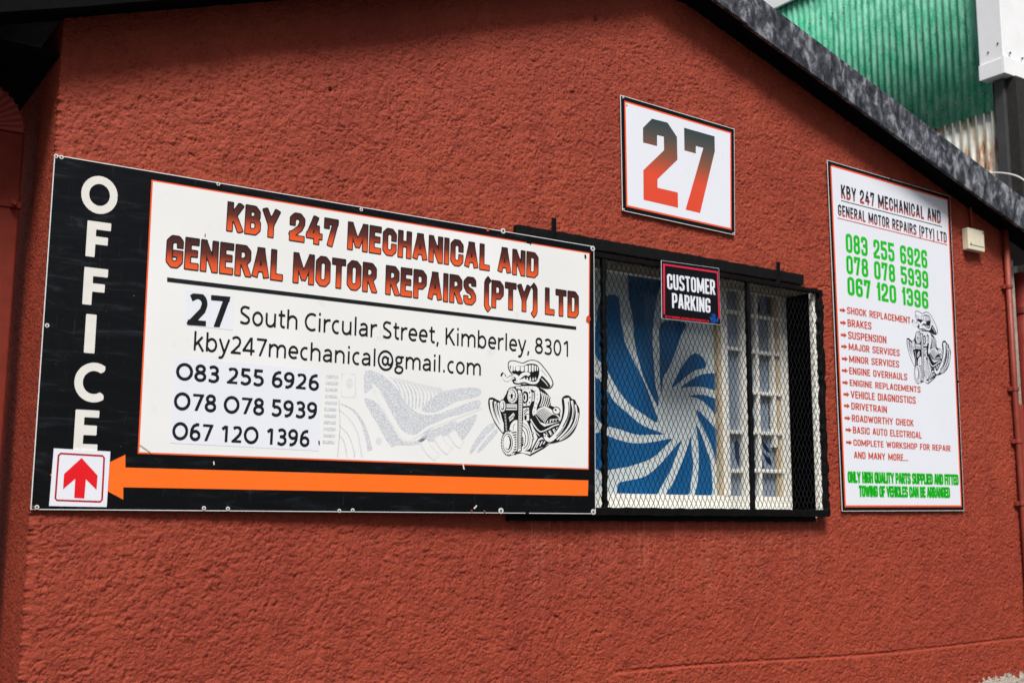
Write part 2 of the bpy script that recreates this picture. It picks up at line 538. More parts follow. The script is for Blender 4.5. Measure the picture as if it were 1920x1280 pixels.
CAPS = {
    'A': (1.08, [([(0.0, 0), (0.42, 1), (0.58, 1), (1.0, 0)], 0), ([(0.16, .27), (.84, .27)], 0)]),
    'B': (1, [([(0, .53), (0, 1), c_(.93, 1), c_(.93, .53)], 1), ([(0, 0), (0, .53), c_(1, .53), c_(1, 0)], 1)]),
    'C': (1, [([(1, .70), c_(1, 1), c_(0, 1), c_(0, 0), c_(1, 0), (1, .30)], 0)]),
    'D': (1, [([(0, 0), (0, 1), c_(1, 1), c_(1, 0)], 1)]),
    'E': (.84, [([(1, 1), (0, 1), (0, 0), (1, 0)], 0), ([(0, .52), (.85, .52)], 0)]),
    'F': (.82, [([(1, 1), (0, 1), (0, 0)], 0), ([(0, .50), (.85, .50)], 0)]),
    'G': (1, [([(1, .80), c_(1, 1), c_(0, 1), c_(0, 0), c_(1, 0), (1, .42), (.60, .42)], 0)]),
    'H': (1, [([(0, 0), (0, 1)], 0), ([(1, 0), (1, 1)], 0), ([(0, .52), (1, .52)], 0)]),
    'I': (0, [([(0, 0), (0, 1)], 0)]),
    'J': (.85, [([(1, 1), c_(1, 0), c_(0, 0), (0, .28)], 0)]),
    'K': (1.02, [([(0, 0), (0, 1)], 0), ([(.05, .36), (.98, 1.04)], 0), ([(.34, .62), (1.0, -.04)], 0)]),
    'L': (.8, [([(0, 1), (0, 0), (1, 0)], 0)]),
    'M': (1.45, [([(0, 0), (0, 1)], 0), ([(1, 0), (1, 1)], 0), ([(.03, 1.0), (.5, .12)], 0), ([(.97, 1.0), (.5, .12)], 0)]),
    'N': (1.08, [([(0, 0), (0, 1)], 0), ([(1, 0), (1, 1)], 0), ([(.05, 1.0), (.95, 0.0)], 0)]),
    'O': (1, [([c_(0, 0), c_(0, 1), c_(1, 1), c_(1, 0)], 1)]),
    'P': (1, [([(0, 0), (0, .5)], 0), ([(0, .42), (0, 1), c_(1, 1), c_(1, .42)], 1)]),
    'Q': (1, [([c_(0, 0), c_(0, 1), c_(1, 1), c_(1, 0)], 1), ([(.6, .16), (1.0, -.02)], 0)]),
    'R': (1, [([(0, 0), (0, .5)], 0), ([(0, .46), (0, 1), c_(1, 1), c_(1, .46)], 1), ([(.50, .46), (1.02, -.04)], 0)]),
    'S': (1, [([(1, .87), c_(1, 1), c_(0, 1), c_(0, .58), c_(1, .42), c_(1, 0), c_(0, 0), (0, .13)], 0)]),
    'T': (.95, [([(0, 1), (1, 1)], 0), ([(.5, 1), (.5, 0)], 0)]),
    'U': (1, [([(0, 1), c_(0, 0), c_(1, 0), (1, 1)], 0)]),
    'V': (1.1, [([(-.02, 1.03), (.5, 0), (1.02, 1.03)], 0)]),
    'W': (1.6, [([(0, 1.03), (.25, 0), (.5, .9), (.75, 0), (1, 1.03)], 0)]),
    'X': (1.05, [([(0, 0), (1, 1)], 0), ([(0, 1), (1, 0)], 0)]),
    'Y': (1.1, [([(-.02, 1.03), (.5, .42), (1.02, 1.03)], 0), ([(.5, .45), (.5, 0)], 0)]),
    'Z': (.95, [([(0, 1), (1, 1), (0, 0), (1, 0)], 0)]),
    '0': (1, [([c_(0, 0), c_(0, 1), c_(1, 1), c_(1, 0)], 1)]),
    '1': (.42, [([(-.15, .80), (1, 1.02)], 0), ([(1, 1), (1, 0)], 0)]),
    '2': (1, [([(0, .70), c_(0, 1), c_(1, 1), c_(1, .56), (0, .16), (0, 0), (1, 0)], 0)]),
    '3': (1, [([(0, .82), c_(0, 1), c_(1, 1), c_(1, .52), (.42, .52)], 0), ([(.42, .52), c_(1, .52), c_(1, 0), c_(0, 0), (0, .18)], 0)]),
    '4': (1.08, [([(1.02, .24), (0, .24), (.60, 1.04)], 0), ([(.72, .58), (.72, 0)], 0)]),
    '5': (1, [([(.96, 1), (0, 1), (0, .60), c_(1, .60), c_(1, 0), c_(0, 0), (0, .20)], 0)]),
    '6': (1, [([(1, .83), c_(1, 1), c_(0, 1), c_(0, 0), c_(1, 0), c_(1, .53), (0, .53)], 0)]),
    '7': (.96, [([(0, .80), (0, 1), (1, 1), (.42, -.03)], 0)]),
    '8': (1, [([c_(0.03, .53), c_(0.03, 1), c_(.97, 1), c_(.97, .53)], 1), ([c_(0, 0), c_(0, .53), c_(1, .53), c_(1, 0)], 1)]),
    '9': (1, [([(0, .17), c_(0, 0), c_(1, 0), c_(1, 1), c_(0, 1), c_(0, .47), (1, .47)], 0)]),
    '(': (.42, [([(1, 1.10), c_(0, 1.02), c_(0, -.10), (1, -.18)], 0)]),
    ')': (.42, [([(0, 1.10), c_(1, 1.02), c_(1, -.10), (0, -.18)], 0)]),
    '.': (0, [([(0, 0), (0, 0.02)], 0)]),
    '&': (1, [([(1, .0), (.1, .75), c_(.1, 1), c_(.8, 1), c_(.8, .68), (0, .4), c_(0, 0), c_(.8, 0), (1, .4)], 0)]),
}


def arc(cx, cy, rx, ry, a0, a1, n=0):
    n = n or max(4, int(abs(a1 - a0) / 12))
    return [(cx + rx * math.cos(math.radians(a0 + (a1 - a0) * i / n)), cy + ry * math.sin(math.radians(a0 + (a1 - a0) * i / n)), 2) for i in range(n + 1)]


# humanist sans, centre lines for a cap height of 1; (advance, strokes)
SANS = {
    ' ': (.36, []),
    'O': (1.10, [(arc(.55, .5, .43, .445, 0, 360, 30), 0)]),
    'F': (.74, [([(.66, .94), (.16, .94), (.16, 0)], 0), ([(.16, .50), (.60, .50)], 0)]),
    'I': (.40, [([(.20, 0), (.20, 1)], 0)]),
    'C': (.90, [(arc(.56, .5, .43, .445, 55, 305, 26), 0)]),
    'E': (.78, [([(.66, .94), (.16, .94), (.16, .06), (.66, .06)], 0), ([(.16, .51), (.62, .51)], 0)]),
    'S': (.78, [([(.66, .90, 2)] + arc(.39, .73, .25, .215, 60, 215, 12) + arc(.38, .255, .28, .20, 45, -130, 14) + [(.10, .10, 2)], 0)]),
    'K': (.88, [([(.16, 0), (.16, 1)], 0), ([(.18, .38), (.74, 1.03)], 0), ([(.36, .58), (.82, -.03)], 0)]),
    'o': (.84, [(arc(.42, .37, .29, .335, 0, 360, 24), 0)]),
    'u': (.86, [([(.15, .75, 0)] + arc(.40, .27, .25, .235, 180, 300, 9) + [(.60, .12, 2), (.70, .26, 2)], 0), ([(.70, .75), (.70, 0)], 0)]),
    't': (.54, [([(.24, .96, 0)] + [(.24, .24, 2)] + arc(.40, .22, .16, .16, 185, 280, 6) + [(.50, .07, 2)], 0), ([(.06, .70), (.50, .70)], 0)]),
    'h': (.88, [([(.15, 0), (.15, 1.06)], 0), ([(.72, 0, 0), (.72, .46, 2)] + arc(.45, .46, .27, .24, 0, 130, 9) + [(.15, .48, 2)], 0)]),
    'n': (.88, [([(.15, 0), (.15, .75)], 0), ([(.72, 0, 0), (.72, .46, 2)] + arc(.45, .46, .27, .24, 0, 130, 9) + [(.15, .48, 2)], 0)]),
    'm': (1.32, [([(.15, 0), (.15, .75)], 0), ([(.66, 0, 0), (.66, .48, 2)] + arc(.43, .48, .23, .225, 0, 130, 8) + [(.15, .48, 2)], 0),
                 ([(1.17, 0, 0), (1.17, .48, 2)] + arc(.94, .48, .23, .225, 0, 140, 8) + [(.66, .46, 2)], 0)]),
    'i': (.36, [([(.18, 0), (.18, .75)], 0), ([(.18, .91), (.18, 1.06)], 0)]),
    'r': (.58, [([(.15, 0), (.15, .75)], 0), ([(.15, .40, 2)] + arc(.46, .42, .30, .28, 165, 85, 6) + [(.56, .69, 0)], 0)]),
    'c': (.68, [(arc(.42, .37, .29, .335, 62, 298, 18), 0)]),
    'l': (.36, [([(.18, 0), (.18, 1.06)], 0)]),
    'a': (.80, [([(.63, 0, 0), (.63, .50, 2)] + arc(.40, .49, .23, .215, 5, 118, 8) + [(.16, .62, 0)], 0),
                ([(.63, .42, 0), (.42, .40, 2)] + arc(.32, .22, .20, .17, 100, 300, 12) + [(.56, .12, 2), (.63, .26, 2)], 0)]),
    'e': (.78, [([(.12, .38, 2), (.66, .38, 2)] + arc(.40, .40, .27, .305, 0, 180, 14) + arc(.42, .36, .30, .30, 180, 292, 9) + [(.64, .11, 0)], 0)]),
    'k': (.74, [([(.15, 0), (.15, 1.06)], 0), ([(.17, .30), (.60, .77)], 0), ([(.33, .46), (.68, -.03)], 0)]),
    'b': (.86, [([(.15, 0), (.15, 1.06)], 0), (arc(.44, .37, .28, .335, 150, -150, 20), 0)]),
    'y': (.72, [([(.06, .77), (.37, .02)], 0), ([(.66, .77, 0), (.34, -.10, 2), (.24, -.26, 2), (.10, -.28, 2), (.04, -.26, 0)], 0)]),
    'g': (.78, [(arc(.36, .50, .21, .195, 0, 360, 18), 0), ([(.50, .69), (.74, .69)], 0),
                ([(.26, .32, 2), (.18, .22, 2), (.24, .13, 2), (.44, .10, 2)] + arc(.44, -.07, .22, .17, 80, -20, 6) + arc(.36, -.12, .27, .17, -30, -180, 9) + [(.12, -.02, 2), (.24, .08, 2)], 0)]),
    '@': (1.25, [(arc(.63, .38, .52, .56, -60, 20, 8) + arc(.63, .40, .52, .56, 20, 270, 22) + [(.78, -.14, 2), (.90, -.10, 0)], 0),
                 (arc(.60, .38, .20, .24, 0, 360, 18), 0), ([(.82, .62, 0), (.80, .26, 2), (.88, .15, 2), (1.0, .16, 2), (1.11, .28, 2), (1.15, .44, 2)], 0)]),
    ',': (.36, [([(.20, .10), (.12, -.16)], 0)]),
    '.': (.36, [([(.18, .0), (.18, .15)], 0)]),
    '0': (.80, [(arc(.40, .5, .28, .445, 0, 360, 26), 0)]),
    '1': (.80, [([(.48, 0, 0), (.48, .98, 0)], 0), ([(.46, .96), (.18, .76)], 0)]),
    '2': (.80, [([(.13, .84, 0)] + arc(.38, .70, .25, .24, 125, -15, 12) + [(.56, .48, 2), (.13, .06, 0), (.70, .06, 0)], 0)]),
    '3': (.80, [([(.13, .86, 0)] + arc(.37, .73, .25, .215, 120, -60, 12) + [(.36, .52, 2), (.24, .52, 0)], 0),
                ([(.24, .52, 0), (.38, .52, 2)] + arc(.37, .28, .29, .235, 70, -130, 14) + [(.09, .10, 0)], 0)]),
    '4': (.80, [([(.78, .25), (.06, .25), (.52, .97)], 0), ([(.56, 0), (.56, 1)], 0)]),
    '5': (.80, [([(.66, .94), (.20, .94), (.17, .54)], 0), ([(.17, .54, 2)] + arc(.36, .31, .30, .26, 100, -130, 16) + [(.11, .10, 0)], 0)]),
    '6': (.80, [(arc(.42, .30, .27, .245, 0, 360, 20), 0), ([(.66, .93, 0), (.50, .945, 2), (.30, .85, 2), (.18, .64, 2), (.15, .34, 2)], 0)]),
    '9': (.80, [(arc(.38, .70, .27, .245, 0, 360, 20), 0), ([(.14, .07, 0), (.30, .055, 2), (.50, .15, 2), (.62, .36, 2), (.65, .66, 2)], 0)]),
    '7': (.80, [([(.08, .94), (.68, .94), (.30, -.03)], 0)]),
    '8': (.80, [(arc(.40, .745, .235, .20, 0, 360, 20), 0), (arc(.40, .285, .285, .23, 0, 360, 20), 0)]),
}


def expand(pts, closed, k, mode):
    """rounds or chamfers the marked corners; gives [(x, y, soft)]"""
    out = []
    m = len(pts)
    for i, p in enumerate(pts):
        flag = p[2] if len(p) > 2 else 0
        if flag != 1 or (not closed and i in (0, m - 1)):
            out.append((p[0], p[1], flag == 2))
            continue
        a, b = pts[i - 1], pts[(i + 1) % m]
        P = np.array(p[:2]); A = np.array(a[:2]); B = np.array(b[:2])
        la, lb = np.linalg.norm(A - P), np.linalg.norm(B - P)
        q = min(k, la * .5, lb * .5)
        s, e = P + (A - P) / la * q, P + (B - P) / lb * q
        if mode == 'chamfer':
            out += [(s[0], s[1], True), (e[0], e[1], True)]
        else:
            for t in (0, .2, .4, .6, .8, 1):
                z = s * (1 - t) ** 2 + P * 2 * t * (1 - t) + e * t * t
                z = z * .8 + (s * (1 - t) + e * t) * .2 if False else z
                out.append((z[0], z[1], True))
    return out


def contours(D, xs, ys):
    """marching squares: loops of the zero line of D[y, x]"""
    neg = D < 0
    ny, nx = D.shape
    mix = neg[:-1, :-1].astype(int) + neg[:-1, 1:] + neg[1:, :-1] + neg[1:, 1:]
    cy, cx = np.nonzero((mix > 0) & (mix < 4))
    nxt = {}

    def pt(key):
        (j, i, d) = key
        if d == 0:
            a, b = D[j, i], D[j, i + 1]
            t = a / (a - b)
            return (xs[i] + (xs[i + 1] - xs[i]) * t, ys[j])
        a, b = D[j, i], D[j + 1, i]
        t = a / (a - b)
        return (xs[i], ys[j] + (ys[j + 1] - ys[j]) * t)
    for j, i in zip(cy.tolist(), cx.tolist()):
        c = [neg[j, i], neg[j, i + 1], neg[j + 1, i + 1], neg[j + 1, i]]
        e = [(j, i, 0), (j, i + 1, 1), (j + 1, i, 0), (j, i, 1)]
        # walk with the inside on the left: an edge where we go from inside to outside (counter-clockwise) starts
        outs = [k for k in range(4) if c[k] and not c[(k + 1) % 4]]
        ins = [k for k in range(4) if not c[k] and c[(k + 1) % 4]]
        if len(outs) == 1:
            nxt[e[outs[0]]] = e[ins[0]]
        else:
            ctr = D[j, i] + D[j, i + 1] + D[j + 1, i] + D[j + 1, i + 1] < 0
            for o in outs:
                nxt[e[o]] = e[(o + 1) % 4] if ctr else e[(o - 1) % 4]
    loops = []
    while nxt:
        s = next(iter(nxt))
        l, k = [], s
        while k in nxt:
            l.append(pt(k))
            k = nxt.pop(k)
        if len(l) > 3:
            loops.append(l)
    return loops


def simplify(l, tol):
    P = np.array(l)

    def dp(a, b):
        if b <= a + 1:
            return []
        d = P[b] - P[a]
        L = np.hypot(*d)
        q = P[a + 1:b] - P[a]
        if L < 1e-9:
            e = np.hypot(q[:, 0], q[:, 1])
        else:
            e = np.abs(q[:, 0] * d[1] - q[:, 1] * d[0]) / L
        i = int(e.argmax())
        if e[i] < tol:
            return []
        i += a + 1
        return dp(a, i) + [i] + dp(i, b)
    far = int(((P - P[0]) ** 2).sum(1).argmax())
    P = np.vstack([P, P[:1]])
    idx = [0] + dp(0, far) + [far] + dp(far, len(P) - 1)
    return [tuple(P[i]) for i in idx]


_cache = {}


def glyph(ch, font, W, t, k, level):
    """triangles of one character; cap height 1; returns (verts, tris, advance)"""
    key = (ch, font, W, t, k, level)
    if key in _cache:
        return _cache[key]
    res = 1 / 44
    strokes = []
    if font == 'sans':
        adv, st = SANS[ch]
        for pts, closed in st:
            strokes.append((expand(pts, closed, 0, 'arc'), closed))
        wid = adv
        sc_t = t
        yfix = None
    else:
        mode = 'chamfer' if font == 'block' else 'arc'
        if ch == ' ':
            _cache[key] = ([], [], W * .55)
            return _cache[key]
        wf, st = CAPS[ch]
        inner = max(0.0, (W * wf if wf else t) - t)
        if wf and inner < W * .12:
            inner = W * .12
        for pts, closed in st:
            q = [((t / 2 + p[0] * inner), (t / 2 + p[1] * (1 - t))) + tuple(p[2:]) for p in pts]
            strokes.append((expand(q, closed, k, mode), closed))
        wid = inner + t
        adv = wid
    lo_y, hi_y = (-.45, 1.25)
    pad = .12 + level
    xs = np.arange(-pad - .05, wid + pad + .05, res)
    ys = np.arange(lo_y, hi_y, res)
    X, Y = np.meshgrid(xs, ys)
    D = np.full(X.shape, 9.0)
    h = t / 2
    for pts, closed in strokes:
        m = len(pts)
        rng = range(m) if closed else range(m - 1)
        for i in rng:
            a, b = pts[i], pts[(i + 1) % m]
            dx, dy = b[0] - a[0], b[1] - a[1]
            L = math.hypot(dx, dy)
            if L < 1e-6:
                continue
            ux, uy = dx / L, dy / L
            isend0 = (not closed and i == 0)
            isend1 = (not closed and i == m - 2)
            e0 = 0.0 if a[2] else (h if font != 'sans' or not isend0 else 0.0)
            e1 = 0.0 if b[2] else (h if font != 'sans' or not isend1 else 0.0)
            if ch in 'AVWMYKX47N' and font != 'sans' and (abs(ux) > .02 and abs(uy) > .02):
                e0 = e1 = h * .6
            px, py = X - a[0], Y - a[1]
            s = px * ux + py * uy
            v = np.abs(-px * uy + py * ux)
            q1 = np.maximum(-e0 - s, s - (L + e1))
            q2 = v - h
            d = np.minimum(np.maximum(q1, q2), 0) + np.hypot(np.maximum(q1, 0), np.maximum(q2, 0))
            D = np.minimum(D, d)
            for (p, soft) in ((a, a[2]), (b, b[2])):
                if soft and not (p is a and isend0) and not (p is b and isend1):
                    D = np.minimum(D, np.hypot(X - p[0], Y - p[1]) - h)
    if ch not in '()Q.,yg@lhkbt' or (font != 'sans' and ch in 'AKMNVWXY'):
        if font != 'sans' or ch in 'KSE127':
            D = np.maximum(D, np.maximum(-Y, Y - 1))
    D = D - level
    loops = [simplify(l, .0035) for l in contours(D, xs, ys)]
    loops = [l for l in loops if len(l) >= 3]
    vs = [p for l in loops for p in l]
    tris = []
    def area(l):
        return sum(l[i - 1][0] * l[i][1] - l[i][0] * l[i - 1][1] for i in range(len(l))) / 2

    def inside(p, l):
        r_ = False
        for i in range(len(l)):
            (x0, y0), (x1, y1) = l[i - 1], l[i]
            if (y0 > p[1]) != (y1 > p[1]) and p[0] < x0 + (p[1] - y0) / (y1 - y0) * (x1 - x0):
                r_ = not r_
        return r_
    big = max([abs(area(l)) for l in loops] or [0])
    sgn = [area(l) for l in loops]
    ref = 1 if sgn and sgn[[abs(q) for q in sgn].index(big)] > 0 else -1
    vs = []
    for l, a_ in zip(loops, sgn):
        if a_ * ref <= 0:
            continue
        grp = [l] + [h_ for h_, b_ in zip(loops, sgn) if b_ * ref < 0 and inside(h_[0], l)]
        base = len(vs)
        vs += [p for g_ in grp for p in g_]
        for a, b, c in tessellate_polygon([[Vector((p[0], p[1], 0)) for p in g_] for g_ in grp]):
            a, b, c = a + base, b + base, c + base
            (x0, y0), (x1, y1), (x2, y2) = vs[a], vs[b], vs[c]
            ar = (x1 - x0) * (y2 - y0) - (x2 - x0) * (y1 - y0)
            if abs(ar) > 1e-10:
                tris.append((a, b, c) if ar > 0 else (a, c, b))
    _cache[key] = (vs, tris, adv)
    return _cache[key]


class Board:
    """a flat sign; pixels of the photograph are turned into places on its face"""

    def __init__(self, name, label, cat, corners, depths, group=None):
        # corners: top-left, top-right, bottom-right, bottom-left pixels; depths: Y of the left and right edge
        (TL, TR, BR, BL) = corners
        pl, pr = depths
        a, b, c = at(*BL, 1, pl), at(*BR, 1, pr), at(*TL, 1, pl)
        ex = (b - a).normalized()
        ez = (c - a).cross(ex).normalized()
        ez = ex.cross(c - a).normalized()
        ey = ez.cross(ex)
        self.o, self.ex, self.ey, self.ez = a, ex, ey, ez
        self.root = root(name, label, cat, mat=Matrix(((ex[0], ey[0], ez[0], a[0]), (ex[1], ey[1], ez[1], a[1]), (ex[2], ey[2], ez[2], a[2]), (0, 0, 0, 1))), group=group)
        self.corners = [self.loc(*p) for p in corners]

    def loc(self, px, py):
        d = ray(px, py)
        t = (self.o - CAM).dot(self.ez) / d.dot(self.ez)
        p = CAM + d * t - self.o
        return (p.dot(self.ex), p.dot(self.ey))

    def board(self, mface, medge, thick=0.004, name='backing_board', lip=0.003):
        P = self.corners[::-1]
        edge = P
        P = [tuple(Vector(p)) for p in P]
        m = MB()
        n = 4
        vs = [(a, b, -thick) for a, b in P] + [(a, b, 0) for a, b in P]
        m.m = 1
        m.add(vs, [(3, 2, 1, 0)] + [(i, (i + 1) % n, n + (i + 1) % n, n + i) for i in range(n)])
        # the cut metal edge shows round the vinyl
        I = [tuple(Vector(p)) for p in self.inset(lip, P)] if lip else P
        m.add([(a, b, 0) for a, b in P] + [(a, b, .0001) for a, b in I], [(i, (i + 1) % n, n + (i + 1) % n, n + i) for i in range(n)])
        m.m = 0
        m.add([(a, b, .0001) for a, b in I], [(0, 1, 2, 3)])
        return m.build(name, [mface, medge], self.root)

    def poly(self, name, loops, mat, z, parent=None, label=None, px=True):
        if loops and isinstance(loops[0][0], (int, float)):
            loops = [loops]
        m = MB()
        m.flat([[self.loc(*p) if px else p for p in l] for l in loops], z)
        return m.build(name, mat, parent or self.root, label=label)

    def inset(self, d, corners=None):
        P = corners or self.corners
        out = []
        for i in range(4):
            p = Vector(P[i]); a = Vector(P[i - 1]); b = Vector(P[(i + 1) % 4])
            out.append(tuple(p + (a - p).normalized() * d + (b - p).normalized() * d))
        return out

    def text(self, s, p0, p1, ptop, font, mat, z, W=.5, t=.16, k=.12, gap=.08, level=0.0, name='lettering', sx=None, parent=None, up=None, space=1.0, label=None):
        """sets a line from pixel p0 (left foot) to p1 (right foot); ptop is the head of the first letter"""
        A, B, T = Vector(self.loc(*p0)), Vector(self.loc(*p1)), Vector(self.loc(*ptop))
        ex = (B - A).normalized()
        ey = Vector((-ex[1], ex[0]))
        H = (T - A).dot(ey)
        x, items = 0.0, []
        for ch in s:
            v, tr, adv = glyph(ch, font, W, t, k, level)
            items.append((x, v, tr))
            x += (adv * space if ch == ' ' else adv) + (gap if font != 'sans' else gap)
        x -= gap
        f = (B - A).length / (x * H)
        m = MB()
        for x0, v, tr in items:
            if not tr:
                continue
            vs = [A + ex * ((x0 + p[0]) * H * f) + ey * (p[1] * H) for p in v]
            m.add([(q[0], q[1], z) for q in vs], tr, [(p[0], min(1, max(0, p[1]))) for p in v])
        return m.build(name, mat, parent or self.root, label=label)

    def screws(self, pts, mat=None, r=0.006, z=0.0, lib={}):
        for p in pts:
            x, y = self.loc(*p)
            if (r, mat) not in lib:
                m = MB()
                m.tube([(0, 0, -.001), (0, 0, .0015)], r, 12)
                m.m = 1
                m.tube([(0, 0, .0012), (0, 0, .0030)], [r * .50, r * .38], 8)
                o = m.build('screw', [mat or M_SCREW, M_DGREY], self.root)
                lib[(r, mat)] = o
            else:
                o = copy_of(lib[(r, mat)], self.root)
            o.location = (x, y, z)


def catmull(pts, closed=True, n=5):
    out = []
    m = len(pts)
    rng = range(m) if closed else range(m - 1)
    for i in rng:
        p0 = pts[(i - 1) % m] if closed or i > 0 else pts[i]
        p1, p2 = pts[i], pts[(i + 1) % m]
        p3 = pts[(i + 2) % m] if closed or i + 2 < m else pts[(i + 1) % m]
        for k in range(n):
            t = k / n
            out.append(tuple(0.5 * ((2 * b) + (-a + c) * t + (2 * a - 5 * b + 4 * c - d) * t * t + (-a + 3 * b - 3 * c + d) * t ** 3)
                             for a, b, c, d in zip(p0, p1, p2, p3)))
    if not closed:
        out.append(tuple(pts[-1]))
    return out


def ribbon(pts, w):
    """outline of a line of width w (tapering when w is a pair)"""
    w0, w1 = w if isinstance(w, tuple) else (w, w)
    L, R = [], []
    m = len(pts)
    for i, p in enumerate(pts):
        a, b = pts[max(0, i - 1)], pts[min(m - 1, i + 1)]
        dx, dy = b[0] - a[0], b[1] - a[1]
        l = math.hypot(dx, dy) or 1
        h = (w0 + (w1 - w0) * i / max(1, m - 1)) / 2
        L.append((p[0] - dy / l * h, p[1] + dx / l * h))
        R.append((p[0] + dy / l * h, p[1] - dx / l * h))
    return L + R[::-1]


def ell(cx, cy, rx, ry, n=22, rot=0, a0=0):
    c, s = math.cos(math.radians(rot)), math.sin(math.radians(rot))
    return [(cx + rx * math.cos(t) * c - ry * math.sin(t) * s, cy + rx * math.cos(t) * s + ry * math.sin(t) * c)
            for t in [2 * math.pi * i / n + a0 for i in range(n)]]


# ================================================================== the place
# ------------------------------------------------------------------ ground
m = MB()
m.add([(-120, -120, 0), (160, -120, 0), (160, 160, 0), (-120, 160, 0)], [(0, 1, 2, 3)])
o = m.build('ground', M_ASPH)
o['kind'] = 'structure'

# ------------------------------------------------------------------ painted workshop building
WX0, WX1 = 0.851, 6.63            # corners of the wall
APX, APZ, SLP, SLL = 3.60, 4.351, 0.310, 0.351   # gable: apex and slopes of the soffit line


def rake(x):
    return APZ - abs(x - APX) * (SLP if x > APX else SLL)


house = root('workshop_building', 'brick red plastered workshop gable wall with a black roof edge and a barred window', 'building', (0, 0, 0))
OX0, OX1, OZ0, OZ1 = 2.90, 4.80, 1.628, 2.822      # window opening
WY = 0.186                                          # face of the window frame


def noise2(nx, ny, step, lo, hi, seed, stretch=1.0):
    """band-limited noise on a grid; lo..hi are feature sizes in metres"""
    r = np.random.default_rng(seed)
    NX, NY = int(2 ** math.ceil(math.log2(nx))), int(2 ** math.ceil(math.log2(ny)))
    w = r.standard_normal((NY, NX))
    fx = np.fft.fftfreq(NX, step)[None, :]
    fy = np.fft.fftfreq(NY, step)[:, None] * stretch
    f = np.hypot(fx, fy)
    band = np.exp(-(f * lo * .55) ** 2) * (1 - np.exp(-(f * hi) ** 2))
    z = np.fft.ifft2(np.fft.fft2(w) * band).real
    z = (z - z.mean()) / z.std()
    return z[:ny, :nx]


def lumps(nx, ny, step, per_m2, r0, r1, seed):
    """thrown grains: rounded lumps of uneven size, the highest one wins"""
    r = np.random.default_rng(seed)
    n_ = int(nx * ny * step * step * per_m2)
    px, py = r.uniform(0, nx - 1, n_), r.uniform(0, ny - 1, n_)
    rad = (r0 + (r1 - r0) * r.random(n_) ** 2.2) / step
    asp = r.uniform(.65, 1.5, n_)
    hgt = rad * step / r1 * r.uniform(.6, 1.1, n_)
    out = np.zeros((ny, nx))
    ix, iy = np.round(px).astype(int), np.round(py).astype(int)
    R_ = int(math.ceil(r1 / step * 1.25))
    for dj in range(-R_, R_ + 1):
        for di in range(-R_, R_ + 1):
            X_, Y_ = ix + di, iy + dj
            d2 = ((X_ - px) / (rad * asp)) ** 2 + ((Y_ - py) * asp / rad) ** 2
            ok = (d2 < 1) & (X_ >= 0) & (X_ < nx) & (Y_ >= 0) & (Y_ < ny)
            if ok.any():
                np.maximum.at(out, (Y_[ok], X_[ok]), hgt[ok] * np.sqrt(1 - d2[ok]))
    return out


def plaster(nx, ny, step, seed):
    """thrown and floated plaster: lumps with flattened tops and creases between"""
    a = noise2(nx, ny, step, .022, .075, seed, 1.2)
    b = noise2(nx, ny, step, .010, .030, seed + 1, 1.15)
    d = noise2(nx, ny, step, .008, .014, seed + 3, 1.0)
    c = noise2(nx, ny, step, .07, .40, seed + 2)
    g = lumps(nx, ny, step, 15000, .0045, .0125, seed + 9)
    g2 = lumps(nx, ny, step, 220, .010, .020, seed + 12)
    mod = 1 / (1 + np.exp(-noise2(nx, ny, step, .15, .9, seed + 7) * 1.5))
    h = -1.1 + (2.1 * g + 1.3 * g2) * (.55 + .9 * mod) + .14 * a + .24 * b + .42 * d
    h = np.where(h > .75, .75 + (h - .75) * .40, h)            # lumps floated flat on top
    h = np.where(h < -1.3, -1.3 + (h + 1.3) * .4, h)
    smooth = 1 / (1 + np.exp(-(c * 2.4 - 2.3)))                # patches the float pressed flat
    return h * (1 - .8 * smooth) + .35 * smooth


ST = 0.005
nx = int((WX1 - WX0) / ST) + 1
nz = int((4.26 - 0.5) / ST) + 1
H = plaster(nx, nz, ST, 11) * 0.0036
xs = WX0 + np.linspace(0, WX1 - WX0, nx)
zs = 0.5 + np.arange(nz) * ST
# snap grid lines to the window opening
for v in (OX0, OX1):
    xs[np.abs(xs - v).argmin()] = v
for v in (OZ0, OZ1):
    zs[np.abs(zs - v).argmin()] = v
XX, ZZ = np.meshgrid(xs, zs)
# the plinth joint low on the wall: a thin sunk line, plaster below it a little proud
zj = 0.895 + 0.010 * np.sin(XX * 2.1) - (XX - 5.0) * 0.004
d = ZZ - zj
joint = np.exp(-(d / 0.005) ** 2) * (XX > 3.4)
H = H - joint * 0.012 + (d < 0) * (XX > 3.4) * 0.004
# hairline crack right of the window
ck = np.exp(-((ZZ - (2.857 + 0.015 * np.sin(XX * 31))) / 0.005) ** 2) * (XX > 4.80) * (XX < 4.98)
H = H - ck * 0.006
for (px_, py_, rr) in ((280, 281, .009), (357, 292, .007), (1042, 1157, .008), (620, 168, .006), (1118, 38, .008)):
    w_ = at(px_, py_)
    H -= .016 * np.exp(-(((XX - w_[0]) ** 2 + (ZZ - w_[2]) ** 2) / rr ** 2) ** 2)
edge_h = H[:, 0] * 1.6
Hc = H.copy()
near = np.clip((XX - WX0) / 0.03, 0, 1)
Hc = H * near + edge_h[:, None] * (1 - near)
